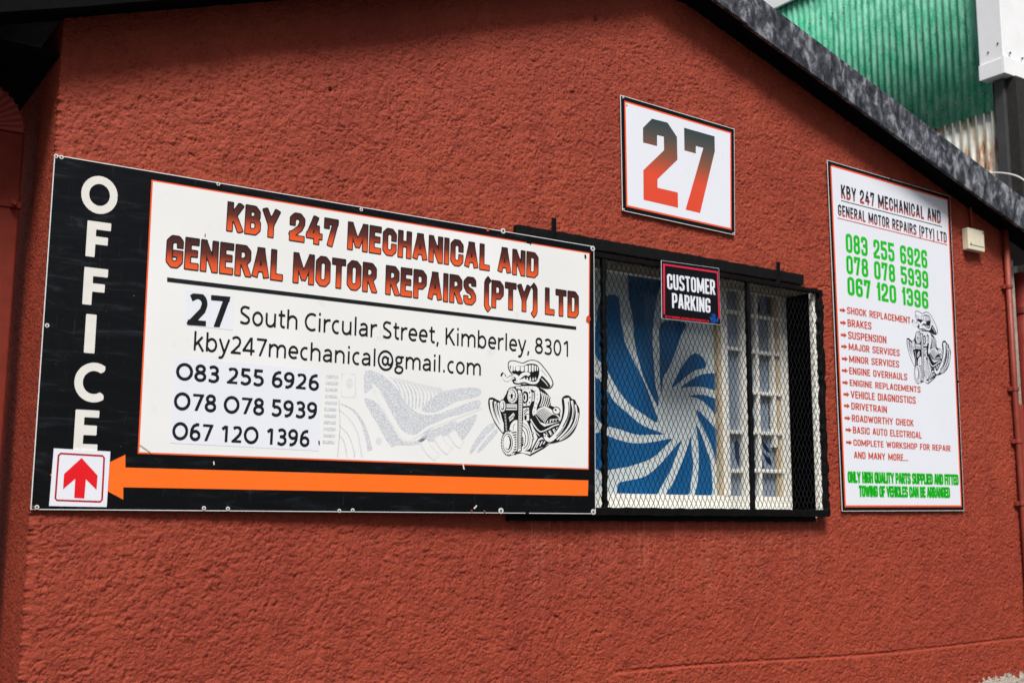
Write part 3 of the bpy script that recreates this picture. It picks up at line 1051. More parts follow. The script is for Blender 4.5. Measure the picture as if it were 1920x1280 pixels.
# flatten towards the opening so it meets the reveals
dist = np.maximum(np.maximum(OX0 - XX, XX - OX1), np.maximum(OZ0 - ZZ, ZZ - OZ1))
Hc *= np.clip(dist / 0.02, 0, 1)
co = np.empty((nz, nx, 3))
co[..., 0] = XX - (edge_h[:, None] * (1 - near)) * 0.8
co[..., 1] = -Hc - 0.0
co[..., 2] = ZZ
idx = np.arange(nx * nz).reshape(nz, nx)
keep = np.ones((nz - 1, nx - 1), bool)
mx_, mz_ = (xs[:-1] + xs[1:]) / 2, (zs[:-1] + zs[1:]) / 2
MX, MZ = np.meshgrid(mx_, mz_)
keep &= ~((MX > OX0) & (MX < OX1) & (MZ > OZ0) & (MZ < OZ1))
keep &= MZ < (APZ - np.abs(MX - APX) * np.where(MX > APX, SLP, SLL)) + 0.02


def grid_mesh(name, co, keep, mat, parent, flip=False):
    nz_, nx_ = co.shape[:2]
    idx = np.arange(nx_ * nz_).reshape(nz_, nx_)
    q = np.stack([idx[:-1, :-1], idx[:-1, 1:], idx[1:, 1:], idx[1:, :-1]], -1)[keep]
    if flip:
        q = q[:, ::-1]
    used = np.unique(q)
    remap = np.full(nx_ * nz_, -1)
    remap[used] = np.arange(len(used))
    q = remap[q]
    v = co.reshape(-1, 3)[used]
    me = bpy.data.meshes.new(name)
    me.vertices.add(len(v)); me.vertices.foreach_set('co', v.ravel())
    me.loops.add(q.size); me.loops.foreach_set('vertex_index', q.ravel())
    me.polygons.add(len(q)); me.polygons.foreach_set('loop_start', np.arange(0, q.size, 4))
    me.polygons.foreach_set('use_smooth', np.ones(len(q), bool))
    me.materials.append(mat)
    me.update(); me.validate()
    o = bpy.data.objects.new(name, me)
    link(o, parent)
    return o


grid_mesh('front_wall', co, keep, M_WALL, house)
# body of the wall behind the plaster, and its foot
m = MB()
m.box((WX0 + .004, -.002, 0.0), (WX1, 0.24, 0.5))
m.box((WX0 + .004, .004, 0.5), (OX0, 0.24, 3.30))
m.box((OX1, .004, 0.5), (WX1, 0.24, 3.30))
m.box((OX0, .004, 0.5), (OX1, 0.24, OZ0))
m.build('wall_core', M_WALL, house)
# side wall, running back from the left corner, finer plaster
ny = int(1.2 / 0.005) + 1
H2 = (plaster(ny, nz, 0.005, 29) * .4 + noise2(ny, nz, .005, .009, .020, 5) * .55) * 0.0028
ys = np.arange(ny) * 0.005
nr = np.clip(ys / 0.03, 0, 1)[None, :]
co = np.empty((nz, ny, 3))
hh = H2 * nr + edge_h[:, None] * (1 - nr) * .8
co[..., 0] = WX0 - hh
co[..., 1] = ys[None, :] - edge_h[:, None] * (1 - nr)
co[..., 2] = zs[:, None]
keep = np.ones((nz - 1, ny - 1), bool)
keep &= ((zs[:-1] + 0 * zs[:-1]) < 3.40)[:, None]
grid_mesh('side_wall', co, keep, M_WALL, house, flip=True)
m = MB()
m.box((WX0 + .006, 1.19, 0), (WX0 + .24, 9, 3.36))
m.box((WX0 + .006, .006, 0), (WX0 + .24, 1.19, .5))
m.build('side_wall_far', M_WALL, house)
# right flank and back of the building
m = MB()
m.box((WX1 - .24, .25, 0), (WX1 - .001, 9, 3.30))
m.build('flank_wall', M_WALL, house)

# window reveals
m = MB()
T = .02
m.box((OX1, -.001, OZ0), (OX1 + T, .26, OZ1 + T))
m.box((OX0 - T, -.001, OZ0), (OX0, .26, OZ1 + T))
m.box((OX0, -.001, OZ1), (OX1, .26, OZ1 + T))
m.build('window_reveal', M_REVEAL, house)
m = MB()
m.box((OX0, .0, OZ0 - T), (OX1, .26, OZ0 + .001))
m.build('window_sill', M_CREAM, house)
m = MB()
m.box((at(1528, 700, 1, -.028)[0], -.028, OZ0 + .002), (at(1538, 700, 1, -.028)[0], -.001, OZ1 - .01))
m.build('reveal_edge_strip', M_CREAM, house, bevel=.002)

# roof edge: soffit, fascia boards, sheets
OV = 0.14            # overhang in front of the wall
XR, XL = 7.25, 0.42  # ends of the rakes


def slope_pt(x, dz, y):
    return (x, y, rake(x) + dz)


m = MB()
for xa, xb in ((XL, APX), (APX, XR)):
    m.add([slope_pt(xa, 0, -OV), slope_pt(xb, 0, -OV), slope_pt(xb, 0, .02), slope_pt(xa, 0, .02),
           slope_pt(xa, .02, -OV), slope_pt(xb, .02, -OV), slope_pt(xb, .02, .02), slope_pt(xa, .02, .02)],
          [(0, 3, 2, 1), (4, 5, 6, 7), (0, 1, 5, 4), (2, 3, 7, 6), (1, 2, 6, 5), (3, 0, 4, 7)])
m.build('soffit_board', M_SOFFIT_SHADE, house)
FT = 0.195          # fascia height


def fascia(xa, xb, y, dz0=-.018, dz1=FT, mat=None):
    m = MB()
    k = 14
    vs, fs = [], []
    for i in range(k + 1):
        x = xa + (xb - xa) * i / k
        w = 0.003 * math.sin(x * 5.1) + .002 * math.sin(x * 13)
        for (yy, dz) in ((y, dz0), (y, dz1), (y + .022, dz1), (y + .022, dz0)):
            vs.append((x, yy + w, rake(x) + dz + w * .8))
    for i in range(k):
        for j in range(4):
            a, b = i * 4 + j, i * 4 + (j + 1) % 4
            fs.append((a, a + 4, b + 4, b))
    fs += [(0, 1, 2, 3), tuple(k * 4 + j for j in (3, 2, 1, 0))]
    m.add(vs, fs)
    return m.build('fascia_board', mat or M_FASCIA, house, bevel=.003)


XJ = at(1396, 60, 1, -OV)[0]
fascia(XL, APX, -OV - .022, mat=M_SOFFIT_SHADE)  # left rake board blackened: its deep shade is painted in
fascia(APX + .001, XJ, -OV - .030)
fascia(XJ - .02, XR, -OV - .020, -.020, FT)
m = MB()
for i in range(0, 62):
    pass
for xa, xb in ((XL - .1, APX), (APX, XR + .1)):
    m.add([slope_pt(xa, FT - .02, -OV + .02), slope_pt(xb, FT - .02, -OV + .02), slope_pt(xb, FT - .02, 9), slope_pt(xa, FT - .02, 9),
           slope_pt(xa, FT - .0, -OV + .02), slope_pt(xb, FT - .0, -OV + .02), slope_pt(xb, FT - .0, 9), slope_pt(xa, FT - .0, 9)],
          [(0, 3, 2, 1), (4, 5, 6, 7), (0, 1, 5, 4), (2, 3, 7, 6), (1, 2, 6, 5), (3, 0, 4, 7)])
m.build('roof_sheet', M_ROOF, house)
# boxed eave along the side wall
m = MB()
m.box((XL, .021, 3.245), (WX0 - .004, 9, 3.265))
m.build('eave_soffit', M_SOFFIT_SHADE, house)
m = MB()
m.box((XL - .022, -OV, 3.20), (XL, 9, 3.44))
m.build('eave_board', M_SOFFIT_SHADE, house)

# ------------------------------------------------------------------ window: frame, casements, panes, film
win = bpy.data.objects.new('window', None)
link(win, house)


def WX(px, py):
    return at(px, py, 1, WY)[0]


def WZ(px, py):
    return at(px, py, 1, WY)[2]


zt = WZ(1420, 532)
zb = WZ(1420, 930)
xJ = (WX(1354, 700), WX(1365, 700))            # mullion between fixed light and casements
def wbox(name, x0, x1, z0, z1, y0, y1, mat=None, bev=.003, par=None):
    m = MB()
    m.box((x0, y0, z0), (x1, y1, z1))
    return m.build(name, mat or M_CREAM, par or win, bevel=bev)


xL, xRr = OX0 + .001, OX1 - .001
xend = WX(1487, 760)
wbox('window_frame', xL, xRr, OZ0 + .002, zb, WY, WY + .06)                    # foot
wbox('window_frame', xL, xRr, zt, OZ1 - .001, WY + .002, WY + .06)             # head
wbox('window_frame', xL, xL + .12, zb, zt, WY + .001, WY + .06)
wbox('window_frame', WX(1467, 740), xRr, zb, zt, WY + .001, WY + .06)          # right jamb
wbox('window_frame', *xJ, zb, zt, WY - .004, WY + .06)                         # mullion
wbox('putty_bead', WX(1349, 700), xJ[0], zb, zt, WY + .006, WY + .05, M_TAN, .002)
xs1 = (WX(1392, 700), WX(1401, 700))
xs2 = (WX(1421, 700), WX(1426.5, 700))
xs3 = (WX(1452, 740), WX(1457.5, 740))
wbox('window_frame', *xs1, zb, zt, WY + .004, WY + .05)
wbox('window_frame', WX(1402, 700), WX(1408, 700), zb, zt, WY + .006, WY + .05)
wbox('glazing_bar', *xs2, zb, zt, WY + .008, WY + .04, bev=.002)
wbox('glazing_bar', *xs3, WZ(1455, 838), WZ(1455, 598), WY + .008, WY + .04, bev=.002)
wbox('putty_bead', WX(1459, 740), WX(1467, 740), zb, zt, WY + .02, WY + .045, M_TAN, .002)
h1s = [WZ(1378, y) for y in (584, 653, 809, 882)]
h2s = [WZ(1430, y) for y in (594, 661, 737, 811, 882)]
for z in h1s:
    wbox('glazing_bar', xJ[1], xs1[0], z - .009, z + .009, WY + .006, WY + .04, bev=.002)
for z in h2s:
    wbox('glazing_bar', WX(1408, 700), WX(1467, 740), z - .009, z + .009, WY + .005, WY + .04, bev=.002)


def pane(x0, x1, z0, z1, film):
    y = WY + .030
    wbox('pane', x0, x1, z0, z1, y, y + .004, M_GLASS, 0)
    f = wbox('window_film', x0, x1, z0, z1, y + .008, y + .010, film, 0)
    return f


bigfilm = pane(xL + .12, WX(1349, 700), zb, zt, M_FILM)
zz = [zt] + h1s + [zb]
for a, b in zip(zz[:-1], zz[1:]):
    pane(xJ[1], xs1[0], b, a, M_FILMG)
zz = [zt] + h2s + [zb]
for a, b in zip(zz[:-1], zz[1:]):
    pane(WX(1408, 700), xs2[0], b, a, M_FILMG)
    pane(xs2[1], WX(1467, 740), b, a, M_FILMG)
# the dark room behind
m = MB()
m.box((OX0 - .3, .30, OZ0 - .3), (OX1 + .3, .32, OZ1 + .3))
m.build('room_backing', M_SOFFIT_SHADE, house)

# blue swirl printed on the film of the fixed light
YF = WY + .0372
def q2(*p):
    return [(1130 + x / 3.764, 640 + y / 3.764) for x, y in p]
def q6(*p):
    return [(1100 + x / 2.3708, 460 + y / 2.3708) for x, y in p]


petals = [
    q6((198, 88), (330, 76), (332, 130), (327, 178), (308, 260), (297, 340), (293, 440), (300, 540), (306, 620)) + q2((392, 400), (385, 448), (300, 280), (262, 160), (225, 0)) + q6((205, 320), (190, 250), (185, 180)),
    q6((330, 345), (440, 345), (420, 400), (385, 500), (358, 560)) + q2((430, 250), (412, 360), (402, 200), (402, 80)) + q6((325, 470)),
    q2((488, 325), (520, 250), (570, 160), (620, 100), (660, 84), (702, 108), (728, 150), (722, 186), (655, 202), (590, 246), (530, 298)),
    q2((548, 330), (610, 280), (690, 236), (770, 224), (845, 240), (845, 378), (790, 345), (700, 320), (600, 320)),
    q2((612, 385), (700, 375), (790, 400), (845, 428), (845, 575), (800, 520), (730, 440), (670, 400)),
    q2((660, 483), (720, 530), (800, 620), (850, 690), (850, 935), (820, 930), (800, 850), (760, 720), (700, 590)),
    q2((660, 590), (690, 640), (720, 720), (760, 850), (772, 960), (765, 1092), (655, 1092), (670, 990), (678, 850), (675, 720)),
    q2((622, 668), (627, 760), (640, 870), (625, 960), (600, 1092), (450, 1092), (500, 990), (560, 850), (600, 740)),
    q2((552, 700), (520, 800), (470, 920), (410, 1030), (355, 1092), (125, 1092), (105, 1020), (118, 995), (180, 980), (300, 950), (400, 870), (480, 780)),
    q2((488, 686), (440, 740), (350, 820), (250, 860), (130, 890), (-60, 892), (-60, 650), (100, 690), (200, 715), (300, 715), (400, 700)),
    q2((426, 650), (350, 655), (240, 655), (130, 620), (-40, 545), (-60, 250), (20, 330), (80, 420), (170, 500), (280, 590)),
    q2((388, 567), (300, 520), (180, 430), (90, 310), (20, 180), (-60, 60)) + q6((60, 240), (92, 224), (112, 218), (134, 224), (146, 250), (152, 330), (168, 420)) + q2((155, 0), (210, 120), (290, 280), (345, 420)),
]
xlim = (xL + .121, WX(1349, 700) - .001)
zlim = (zb + .001, zt - .001)
for i, P in enumerate(petals):
    W_ = []
    for p in catmull(P, n=4):
        w = at(p[0], p[1], 1, YF)
        W_.append((min(max(w[0], xlim[0]), xlim[1]), min(max(w[2], zlim[0]), zlim[1])))
    clean = [W_[0]]
    for w in W_[1:]:
        if (Vector(w) - Vector(clean[-1])).length > 1e-4:
            clean.append(w)
    m = MB()
    m.prism(clean[::-1], YF, YF + .0004, ax=1)
    m2 = MB()
    tri = tessellate_polygon([[Vector((a, b, 0)) for a, b in clean]])
    m2.add([(a, YF - .0002, b) for a, b in clean], [t for t in tri])
    m2.build('blue_swirl_arm', M_BLUE, win)
# navy print on the casement panes: parts of upright words and a small swirl
for P in ([(1411, 570), (1419, 566), (1425, 572), (1424, 586), (1412, 588)], [(1412, 600), (1418, 601), (1417, 630), (1410, 628)],
          [(1411, 638), (1420, 640), (1419, 654), (1411, 652)], [(1412, 676), (1425, 682), (1424, 692), (1412, 690)], [(1412, 702), (1424, 706), (1423, 728), (1413, 724)],
          [(1413, 744), (1425, 746), (1423, 770), (1413, 766)], [(1412, 784), (1425, 790), (1422, 800), (1412, 798)],
          [(1388, 742), (1392, 738), (1393, 792), (1388, 788)],
          [(1377, 830), (1384, 828), (1394, 850), (1394, 876), (1386, 876), (1379, 856)],
          [(1412, 830), (1420, 826), (1425, 842), (1418, 856), (1412, 850)], [(1430, 828), (1437, 834), (1444, 848), (1438, 846), (1431, 838)],
          [(1430, 846), (1437, 854), (1446, 862), (1444, 872), (1436, 862)], [(1426, 858), (1431, 866), (1432, 878), (1427, 878)],
          [(1412, 864), (1419, 862), (1422, 878), (1412, 878)], [(1393, 888), (1406, 888), (1420, 888), (1419, 898), (1412, 906), (1404, 893)]):
    pts = [at(*p, 1, YF) for p in catmull(P, n=3)]
    m = MB()
    tri = tessellate_polygon([[Vector((w[0], w[2], 0)) for w in pts]])
    m.add([(w[0], YF - .0002, w[2]) for w in pts], [t for t in tri])
    m.build('navy_print', M_NAVY, win)


def upright(s, px, y0, y1, hpx, mat):
    """a word set up the pane, reading upwards"""
    a, b = at(px, y0, 1, YF), at(px, y1, 1, YF)
    c = at(px - hpx, y0, 1, YF)
    Hh = abs(a[0] - c[0])
    x, it = 0, []
    for ch in s:
        v, tr, adv = glyph(ch, 'cond', .5, .16, .14, 0)
        it.append((x, v, tr)); x += adv + .12
    f = (b[2] - a[2]) / (x * Hh)
    m = MB()
    for x0, v, tr in it:
        if tr:
            m.add([(a[0] - p[1] * Hh, YF - .0003, a[2] + (x0 + p[0]) * Hh * f) for p in v], tr)
    m.build('lettering', mat, win)


upright('AIRCON', 1451, 806, 745, 10, M_INK)
upright('DIAGNOSTICS', 1449, 731, 668, 8, M_INK)
upright('DISC & PADS', 1447, 656, 602, 8, M_INK)
upright('BRAKES', 1445, 588, 556, 8, M_INK)

# ------------------------------------------------------------------ security cage over the window
cage = root('security_cage', 'black expanded-metal burglar cage bolted over the window beside the big office sign', 'window cage', (OX0, 0, OZ0))
def cbox(name, a, b, mat=M_BLACK, bev=.003, seg=1, label=None):
    o_ = cage.location
    m = MB()
    m.box(tuple(a[i] - o_[i] for i in range(3)), tuple(b[i] - o_[i] for i in range(3)))
    return m.build(name, mat, cage, bevel=bev, seg=seg, label=label)


CY = -.06                      # front face of the cage
CX0, CX1 = 2.86, at(1548, 700, 1, CY)[0]
CZ0, CZ1 = at(1542, 968, 1, CY)[2], at(1535, 543, 1, CY)[2]
BW = .034


def rough_bar(name, a, b, w, dpt, amp=.004, seed=0, mat=M_BLACK):
    """a bar whose thick tar-like paint leaves a lumpy edge"""
    r = random.Random(seed)
    a, b = Vector(a), Vector(b)
    d = (b - a)
    L = d.length
    d.normalize()
    s = Vector((0, 0, 1)) if abs(d.x) > .5 else Vector((1, 0, 0))
    k = int(L / .022)
    vs, fs = [], []
    for i in range(k + 1):
        p = a + d * (L * i / k)
        e0, e1 = r.uniform(-amp, amp), r.uniform(-amp, amp)
        for (u, y) in ((-w / 2 + e0, 0), (w / 2 + e1, 0), (w / 2 + e1, dpt), (-w / 2 + e0, dpt)):
            vs.append(p + s * u + Vector((0, y + r.uniform(-.001, .001), 0)))
    for i in range(k):
        for j in range(4):
            p_, q_ = i * 4 + j, i * 4 + (j + 1) % 4
            fs.append((p_, q_, q_ + 4, p_ + 4))
    fs += [(3, 2, 1, 0), tuple(k * 4 + j for j in range(4))]
    m = MB()
    m.add([v - Vector(cage.location) for v in vs], fs)
    o = m.build(name, mat, cage)
    md = o.modifiers.new('bevel', 'BEVEL'); md.width = .002; md.segments = 1
    return o


rough_bar('frame_bar', (CX0, CY, CZ1 - .009), (CX1, CY, CZ1 - .009), .021, .030, .002, 1)
rough_bar('frame_bar', (CX0, CY, CZ0 + .017), (CX1, CY, CZ0 + .017), .036, .030, .002, 2)
rough_bar('frame_bar', (CX1 - .015, CY + .001, CZ0), (CX1 - .012, CY + .001, CZ1), .026, .030, .008, 3)
XB1 = at(1136, 700, 1, CY)[0]
XB2 = at(1410, 740, 1, CY)[0]
rough_bar('frame_bar', (XB1, CY + .002, CZ0 + .03), (XB1, CY + .002, CZ1 - .02), .021, .026, .005, 4)
rough_bar('frame_bar', (XB2, CY + .002, CZ0 + .03), (XB2, CY + .002, CZ1 - .02), .017, .026, .003, 5)
rough_bar('frame_bar', (CX0 + .015, CY + .001, CZ0), (CX0 + .015, CY + .001, CZ1), .03, .030, .003, 6)
# rear frame against the wall, black paint thick over its edges
RX0, RX1 = at(967, 422, 1, -.02)[0], at(1505, 518, 1, -.02)[0]
rz1 = at(967, 421, 1, -.02)[2]
rough_bar('rear_frame_bar', (RX0, -.028, rz1 - .028), (RX1, -.028, rz1 - .028), .056, .034, .002, 7, M_SPRAY)
bz = at(1400, 977, 1, -.02)[2]
rough_bar('rear_frame_bar', (at(953, 975, 1, -.02)[0], -.028, bz + .022), (at(1528, 975, 1, -.02)[0], -.028, bz + .022), .044, .034, .002, 8, M_SPRAY)
for (px, y0, y1) in ((1038, 409, 450), (1458, 491, 540)):
    a, b = at(px, y0, 1, -.03), at(px, y1, 1, -.03)
    cbox('fixing_strap', (a[0] - .014, -.036, b[2]), (a[0] + .014, -.029, a[2]))
# lugs on the right edge
for (px, py, s) in ((1552, 882, .018), (1546, 575, .012)):
    a = at(px, py, 1, CY)
    cbox('hinge_lug', (a[0] - s, CY + .004, a[2] - s * 1.1), (a[0] + s * .5, CY + .03, a[2] + s * 1.1), bev=.004)

# expanded metal: stretched diamonds of flat strands
PX_, PZ_ = .0302, .0585
m = MB()
i0 = int((at(1108, 700, 1, CY)[0] - CX0) / PX_)
o_ = Vector(cage.location)
ncol = int((CX1 - .02 - CX0) / PX_) + 1
nrow = int((CZ1 - CZ0) / PZ_) + 1
rr_ = random.Random(3)
zlo, zhi = CZ0 + .01, CZ1 - .01
for k in range(9):        # nail heads along the fascia boards
    x = 4.15 + k * .33
    mm = MB()
    mm.tube([(x, -OV - .0235, rake(x) + .09 + .03 * (k % 2)), (x, -OV - .019, rake(x) + .09 + .03 * (k % 2))], .005, 8)
    mm.build('nail_head', M_DGREY, house)
for i in range(i0, ncol):
    for j in range(nrow):
        x0 = CX0 + i * PX_
        z0 = CZ0 + j * PZ_
        for (a, b) in (((0, .0), (.5, .5)), ((.5, .5), (0, 1.0)), ((0, 0), (-.5, .5)), ((-.5, .5), (0, 1.0))):
            pa = Vector((x0 + a[0] * PX_, CY + .031 + (0.002 if a[1] == .5 else -.002), z0 + a[1] * PZ_))
            pb = Vector((x0 + b[0] * PX_, CY + .031 + (0.002 if b[1] == .5 else -.002), z0 + b[1] * PZ_))
            if max(pa.z, pb.z) > zhi + .03 or pb.x > CX1 - .01 or pa.x > CX1 - .01:
                continue
            m.bar(pa - o_, pb - o_, .0025, .0014, up=(0, 1, 0))
mesh = m.build('wire_mesh', M_MESH, cage)
mesh['kind'] = 'stuff'


# ------------------------------------------------------------------ the engine drawing (traced once, placed on several signs)
ENG = []      # (ink, outline) in the units of an 1173 x 1280 tracing grid


def K(pts, smooth=True):
    ENG.append(('k', catmull(pts, n=4) if smooth else pts))


def Wt(pts, smooth=True):
    ENG.append(('w', catmull(pts, n=4) if smooth else pts))


def line_(ink, pts, w, smooth=True):
    ENG.append((ink, ribbon(catmull(pts, False, 5) if smooth else pts, w)))


# left exhaust pipes
K([(80, 590), (92, 564), (125, 560), (165, 580), (200, 605), (225, 700), (250, 870), (246, 935), (200, 890), (150, 820), (105, 720), (84, 650)])
line_('w', [(180, 612), (192, 700), (215, 790), (238, 850)], 16)
line_('w', [(148, 600), (160, 690), (190, 780), (238, 872)], 22)
line_('w', [(110, 582), (116, 660), (142, 750), (185, 828), (236, 900)], 32)
line_('k', [(122, 600), (130, 680), (156, 758), (196, 826)], (9, 3))
line_('k', [(150, 620), (160, 690), (176, 740)], (6, 2))
# main black mass
K([(272, 500), (300, 462), (352, 448), (420, 436), (560, 440), (640, 486), (705, 560), (704, 640), (740, 655), (790, 690), (800, 740), (800, 860), (770, 960),
   (640, 1065), (500, 1142), (420, 1110), (330, 1130), (250, 1100), (236, 900), (232, 720), (205, 680), (215, 600)], False)
# top scoop: lips, mouth, teeth, tongue
K([(275, 240), (285, 200), (325, 188), (380, 200), (425, 212), (475, 190), (530, 183), (590, 205), (640, 260), (695, 335), (730, 405), (725, 445), (690, 472),
   (620, 465), (560, 434), (500, 434), (440, 415), (380, 428), (335, 418), (325, 395), (345, 375), (310, 320), (285, 285)])
Wt([(283, 242), (292, 207), (326, 197), (380, 209), (428, 221), (478, 199), (530, 192), (585, 213), (632, 265), (686, 338), (719, 405), (714, 440), (690, 460),
    (655, 430), (600, 370), (585, 400), (555, 424), (500, 424), (440, 405), (380, 417), (345, 409), (340, 395), (360, 378), (318, 318), (294, 282)])
K([(612, 345), (650, 372), (700, 438), (690, 458), (640, 455), (590, 432), (560, 430), (590, 400)])
line_('w', [(612, 372), (650, 410), (676, 446)], (10, 5))
line_('k', [(612, 285), (640, 318), (664, 352)], (5, 2))
K([(296, 242), (345, 250), (380, 246), (430, 246), (470, 226), (530, 222), (575, 240), (590, 285), (584, 345), (560, 396), (520, 402), (480, 388), (430, 372), (385, 380), (352, 345), (318, 312), (302, 280)])
for a, b, c, d in ((302, 328, 244, 302), (328, 352, 250, 296), (352, 398, 250, 298), (400, 440, 252, 302), (442, 478, 242, 306), (482, 508, 238, 310), (512, 536, 236, 306), (540, 560, 242, 300), (564, 580, 250, 296)):
    Wt([(a + 2, c), (b - 2, c - 2), (b - 3, d - 10), ((a + b) / 2, d), (a + 3, d - 8)], False)
for x, y, h in ((440, 378, 26), (470, 384, 34), (500, 390, 40), (528, 390, 36), (552, 382, 30)):
    Wt([(x - 10, y), (x, y - h), (x + 10, y + 2)], False)
line_('k', [(240, 322), (226, 345), (240, 382), (278, 392), (312, 356), (350, 352), (385, 376), (425, 340), (470, 330), (495, 350)], 50)
line_('w', [(240, 328), (232, 348), (246, 378), (276, 384), (312, 346), (352, 342), (388, 364), (426, 330), (468, 322), (490, 338)], (24, 34))
line_('k', [(262, 362), (300, 346), (330, 336)], (3, 7))
line_('k', [(400, 372), (436, 352), (470, 345)], (3, 8))
line_('k', [(404, 430), (470, 432), (540, 440), (600, 452)], 10)
# blower
Wt([(356, 462), (372, 450), (470, 446), (560, 452), (594, 500), (594, 580), (570, 640), (556, 700), (532, 742), (520, 700), (540, 620), (548, 520), (520, 482), (440, 476), (372, 474)])
for x, y in ((400, 462), (440, 461), (480, 462), (520, 468), (548, 492), (570, 530), (571, 575), (560, 620), (545, 660), (538, 700)):
    ENG.append(('k', ell(x, y, 6, 7, 8)))
    ENG.append(('w', ell(x - 1, y - 1, 3, 4, 8)))
for k in range(5):
    x = 612 + k * 20
    line_('w', [(x - 8, 500 + k * 11), (x + 8, 545 + k * 8), (x + 2, 600 + k * 4), (x - 18, 648 + k * 2)], 11 - k)
line_('k', [(598, 520), (612, 560), (600, 620), (578, 660)], 7)
Wt([(420, 478), (500, 480), (515, 520), (512, 600), (495, 640), (430, 645)], False)
K([(430, 505), (470, 505), (480, 540), (478, 590), (460, 615), (430, 612)])
ENG.append(('w', ell(446, 560, 18, 42)))
ENG.append(('k', ell(442, 560, 8, 28)))
for x, y in ((492, 510), (497, 560), (492, 610), (462, 628)):
    ENG.append(('k', ell(x, y, 7, 9, 8)))
Wt([(522, 505), (540, 520), (540, 590), (520, 600)], False)
for y in (530, 550, 570):
    line_('k', [(524, y), (540, y + 2)], 6, False)
# block under the blower
Wt([(428, 668), (486, 660), (488, 790), (430, 792)], False)
line_('k', [(432, 700), (470, 672)], 8, False)
line_('k', [(438, 722), (482, 676)], 8, False)
line_('k', [(438, 730), (484, 724)], 7, False)
K([(440, 745), (462, 738), (462, 780), (444, 782)])
# front cover
Wt([(296, 862), (310, 820), (350, 786), (420, 792), (462, 796), (500, 880), (520, 960), (500, 1060), (450, 1088), (400, 1080), (300, 900)])
line_('k', [(330, 890), (330, 850), (348, 822)], 5)
line_('k', [(420, 840), (462, 880), (478, 950), (470, 1030), (430, 1072)], 8)
line_('k', [(420, 880), (446, 920), (452, 980), (440, 1040)], 7)
line_('k', [(420, 812), (470, 850), (496, 930), (490, 1030), (460, 1080)], 5)
K([(418, 960), (430, 965), (430, 1035), (414, 1045)])
for y in (975, 995, 1015):
    line_('w', [(416, y), (430, y)], 5, False)
Wt([(372, 1100), (440, 1092), (500, 1104), (520, 1060), (572, 962), (545, 900), (520, 835), (506, 800), (500, 830), (536, 960), (505, 1085), (500, 1130), (408, 1108)], False)
for x, y in ((522, 918), (528, 968)):
    ENG.append(('k', ell(x, y, 12, 15, 12)))
    ENG.append(('w', ell(x - 2, y - 2, 6, 8, 10)))
Wt([(505, 1122), (580, 975), (612, 956), (700, 1012), (690, 1022)], False)
K([(530, 1092), (586, 990), (622, 975), (688, 1016), (640, 1050)], False)
for k in range(3):
    line_('w', [(560 + k * 34, 1062 - k * 18), (590 + k * 30, 1000 - k * 4)], 10, False)
# sump edge chevrons
line_('w', [(502, 775), (545, 846), (590, 896), (628, 896), (680, 872), (735, 842), (790, 826)], 12)
line_('w', [(512, 840), (548, 900), (592, 944)], 7, False)
for x, y in ((650, 902), (690, 886), (730, 868), (766, 852)):
    line_('w', [(x, y + 6), (x + 22, y + 46)], 22, False)
    line_('k', [(x + 7, y + 10), (x + 26, y + 46)], 5, False)
# valve cover
Wt([(540, 722), (560, 690), (600, 660), (650, 650), (700, 672), (760, 722), (800, 762), (796, 800), (640, 850), (600, 820)], False)
K([(548, 730), (572, 694), (612, 668), (650, 662), (690, 680), (792, 768), (700, 778), (640, 820), (600, 806)], False)
for k in range(8):
    t = k / 7
    line_('w', [(556 + 84 * t, 726 + 84 * t), (580 + 84 * t + 10, 690 + 66 * t), (620 + 92 * t + 14, 664 + 62 * t), (650 + 110 * t + 20, 664 + 80 * t)], 8)
K([(645, 826), (664, 792), (790, 772), (792, 800)], False)
for k in range(5):
    line_('w', [(664 + k * 30, 818 - k * 8), (676 + k * 28, 792 - k * 4)], 9, False)
ENG.append(('k', ell(760, 692, 42, 40, 20, 38)))
ENG.append(('w', ell(760, 692, 34, 31, 20, 38)))
ENG.append(('k', ell(752, 684, 12, 10, 12, 38)))
# right exhaust headers
K([(814, 590), (822, 558), (855, 538), (893, 545), (915, 572), (945, 584), (962, 620), (985, 660), (992, 712), (980, 790), (940, 890), (870, 962), (780, 1000), (700, 1016),
   (650, 1000), (622, 945), (650, 905), (700, 958), (760, 880), (805, 780), (822, 680)])
line_('w', [(977, 712), (966, 800), (915, 890), (850, 955), (790, 988)], (10, 6))
line_('w', [(950, 630), (962, 720), (938, 820), (880, 905), (795, 980)], (17, 10))
line_('w', [(913, 592), (930, 690), (908, 800), (852, 895), (765, 982)], (22, 14))
line_('w', [(860, 566), (870, 670), (848, 780), (795, 885), (735, 955), (694, 984), (660, 968), (646, 930)], (54, 34))
line_('k', [(878, 600), (886, 680), (868, 770), (826, 850)], (8, 12))
line_('k', [(858, 780), (815, 880), (760, 945)], (3, 10))
line_('k', [(925, 620), (934, 700), (916, 780)], (4, 7))
ENG.append(('k', ell(640, 930, 15, 22, 14, -30)))
ENG.append(('w', ell(641, 931, 9, 15, 14, -30)))
# pulleys and belts
def gear(cx, cy, rx, ry, n, tooth):
    out = []
    for i in range(n * 4):
        a = 2 * math.pi * i / (n * 4)
        s = 1 if (i // 2) % 2 else 1 - tooth
        out.append((cx + rx * s * math.cos(a), cy + ry * s * math.sin(a)))
    return out


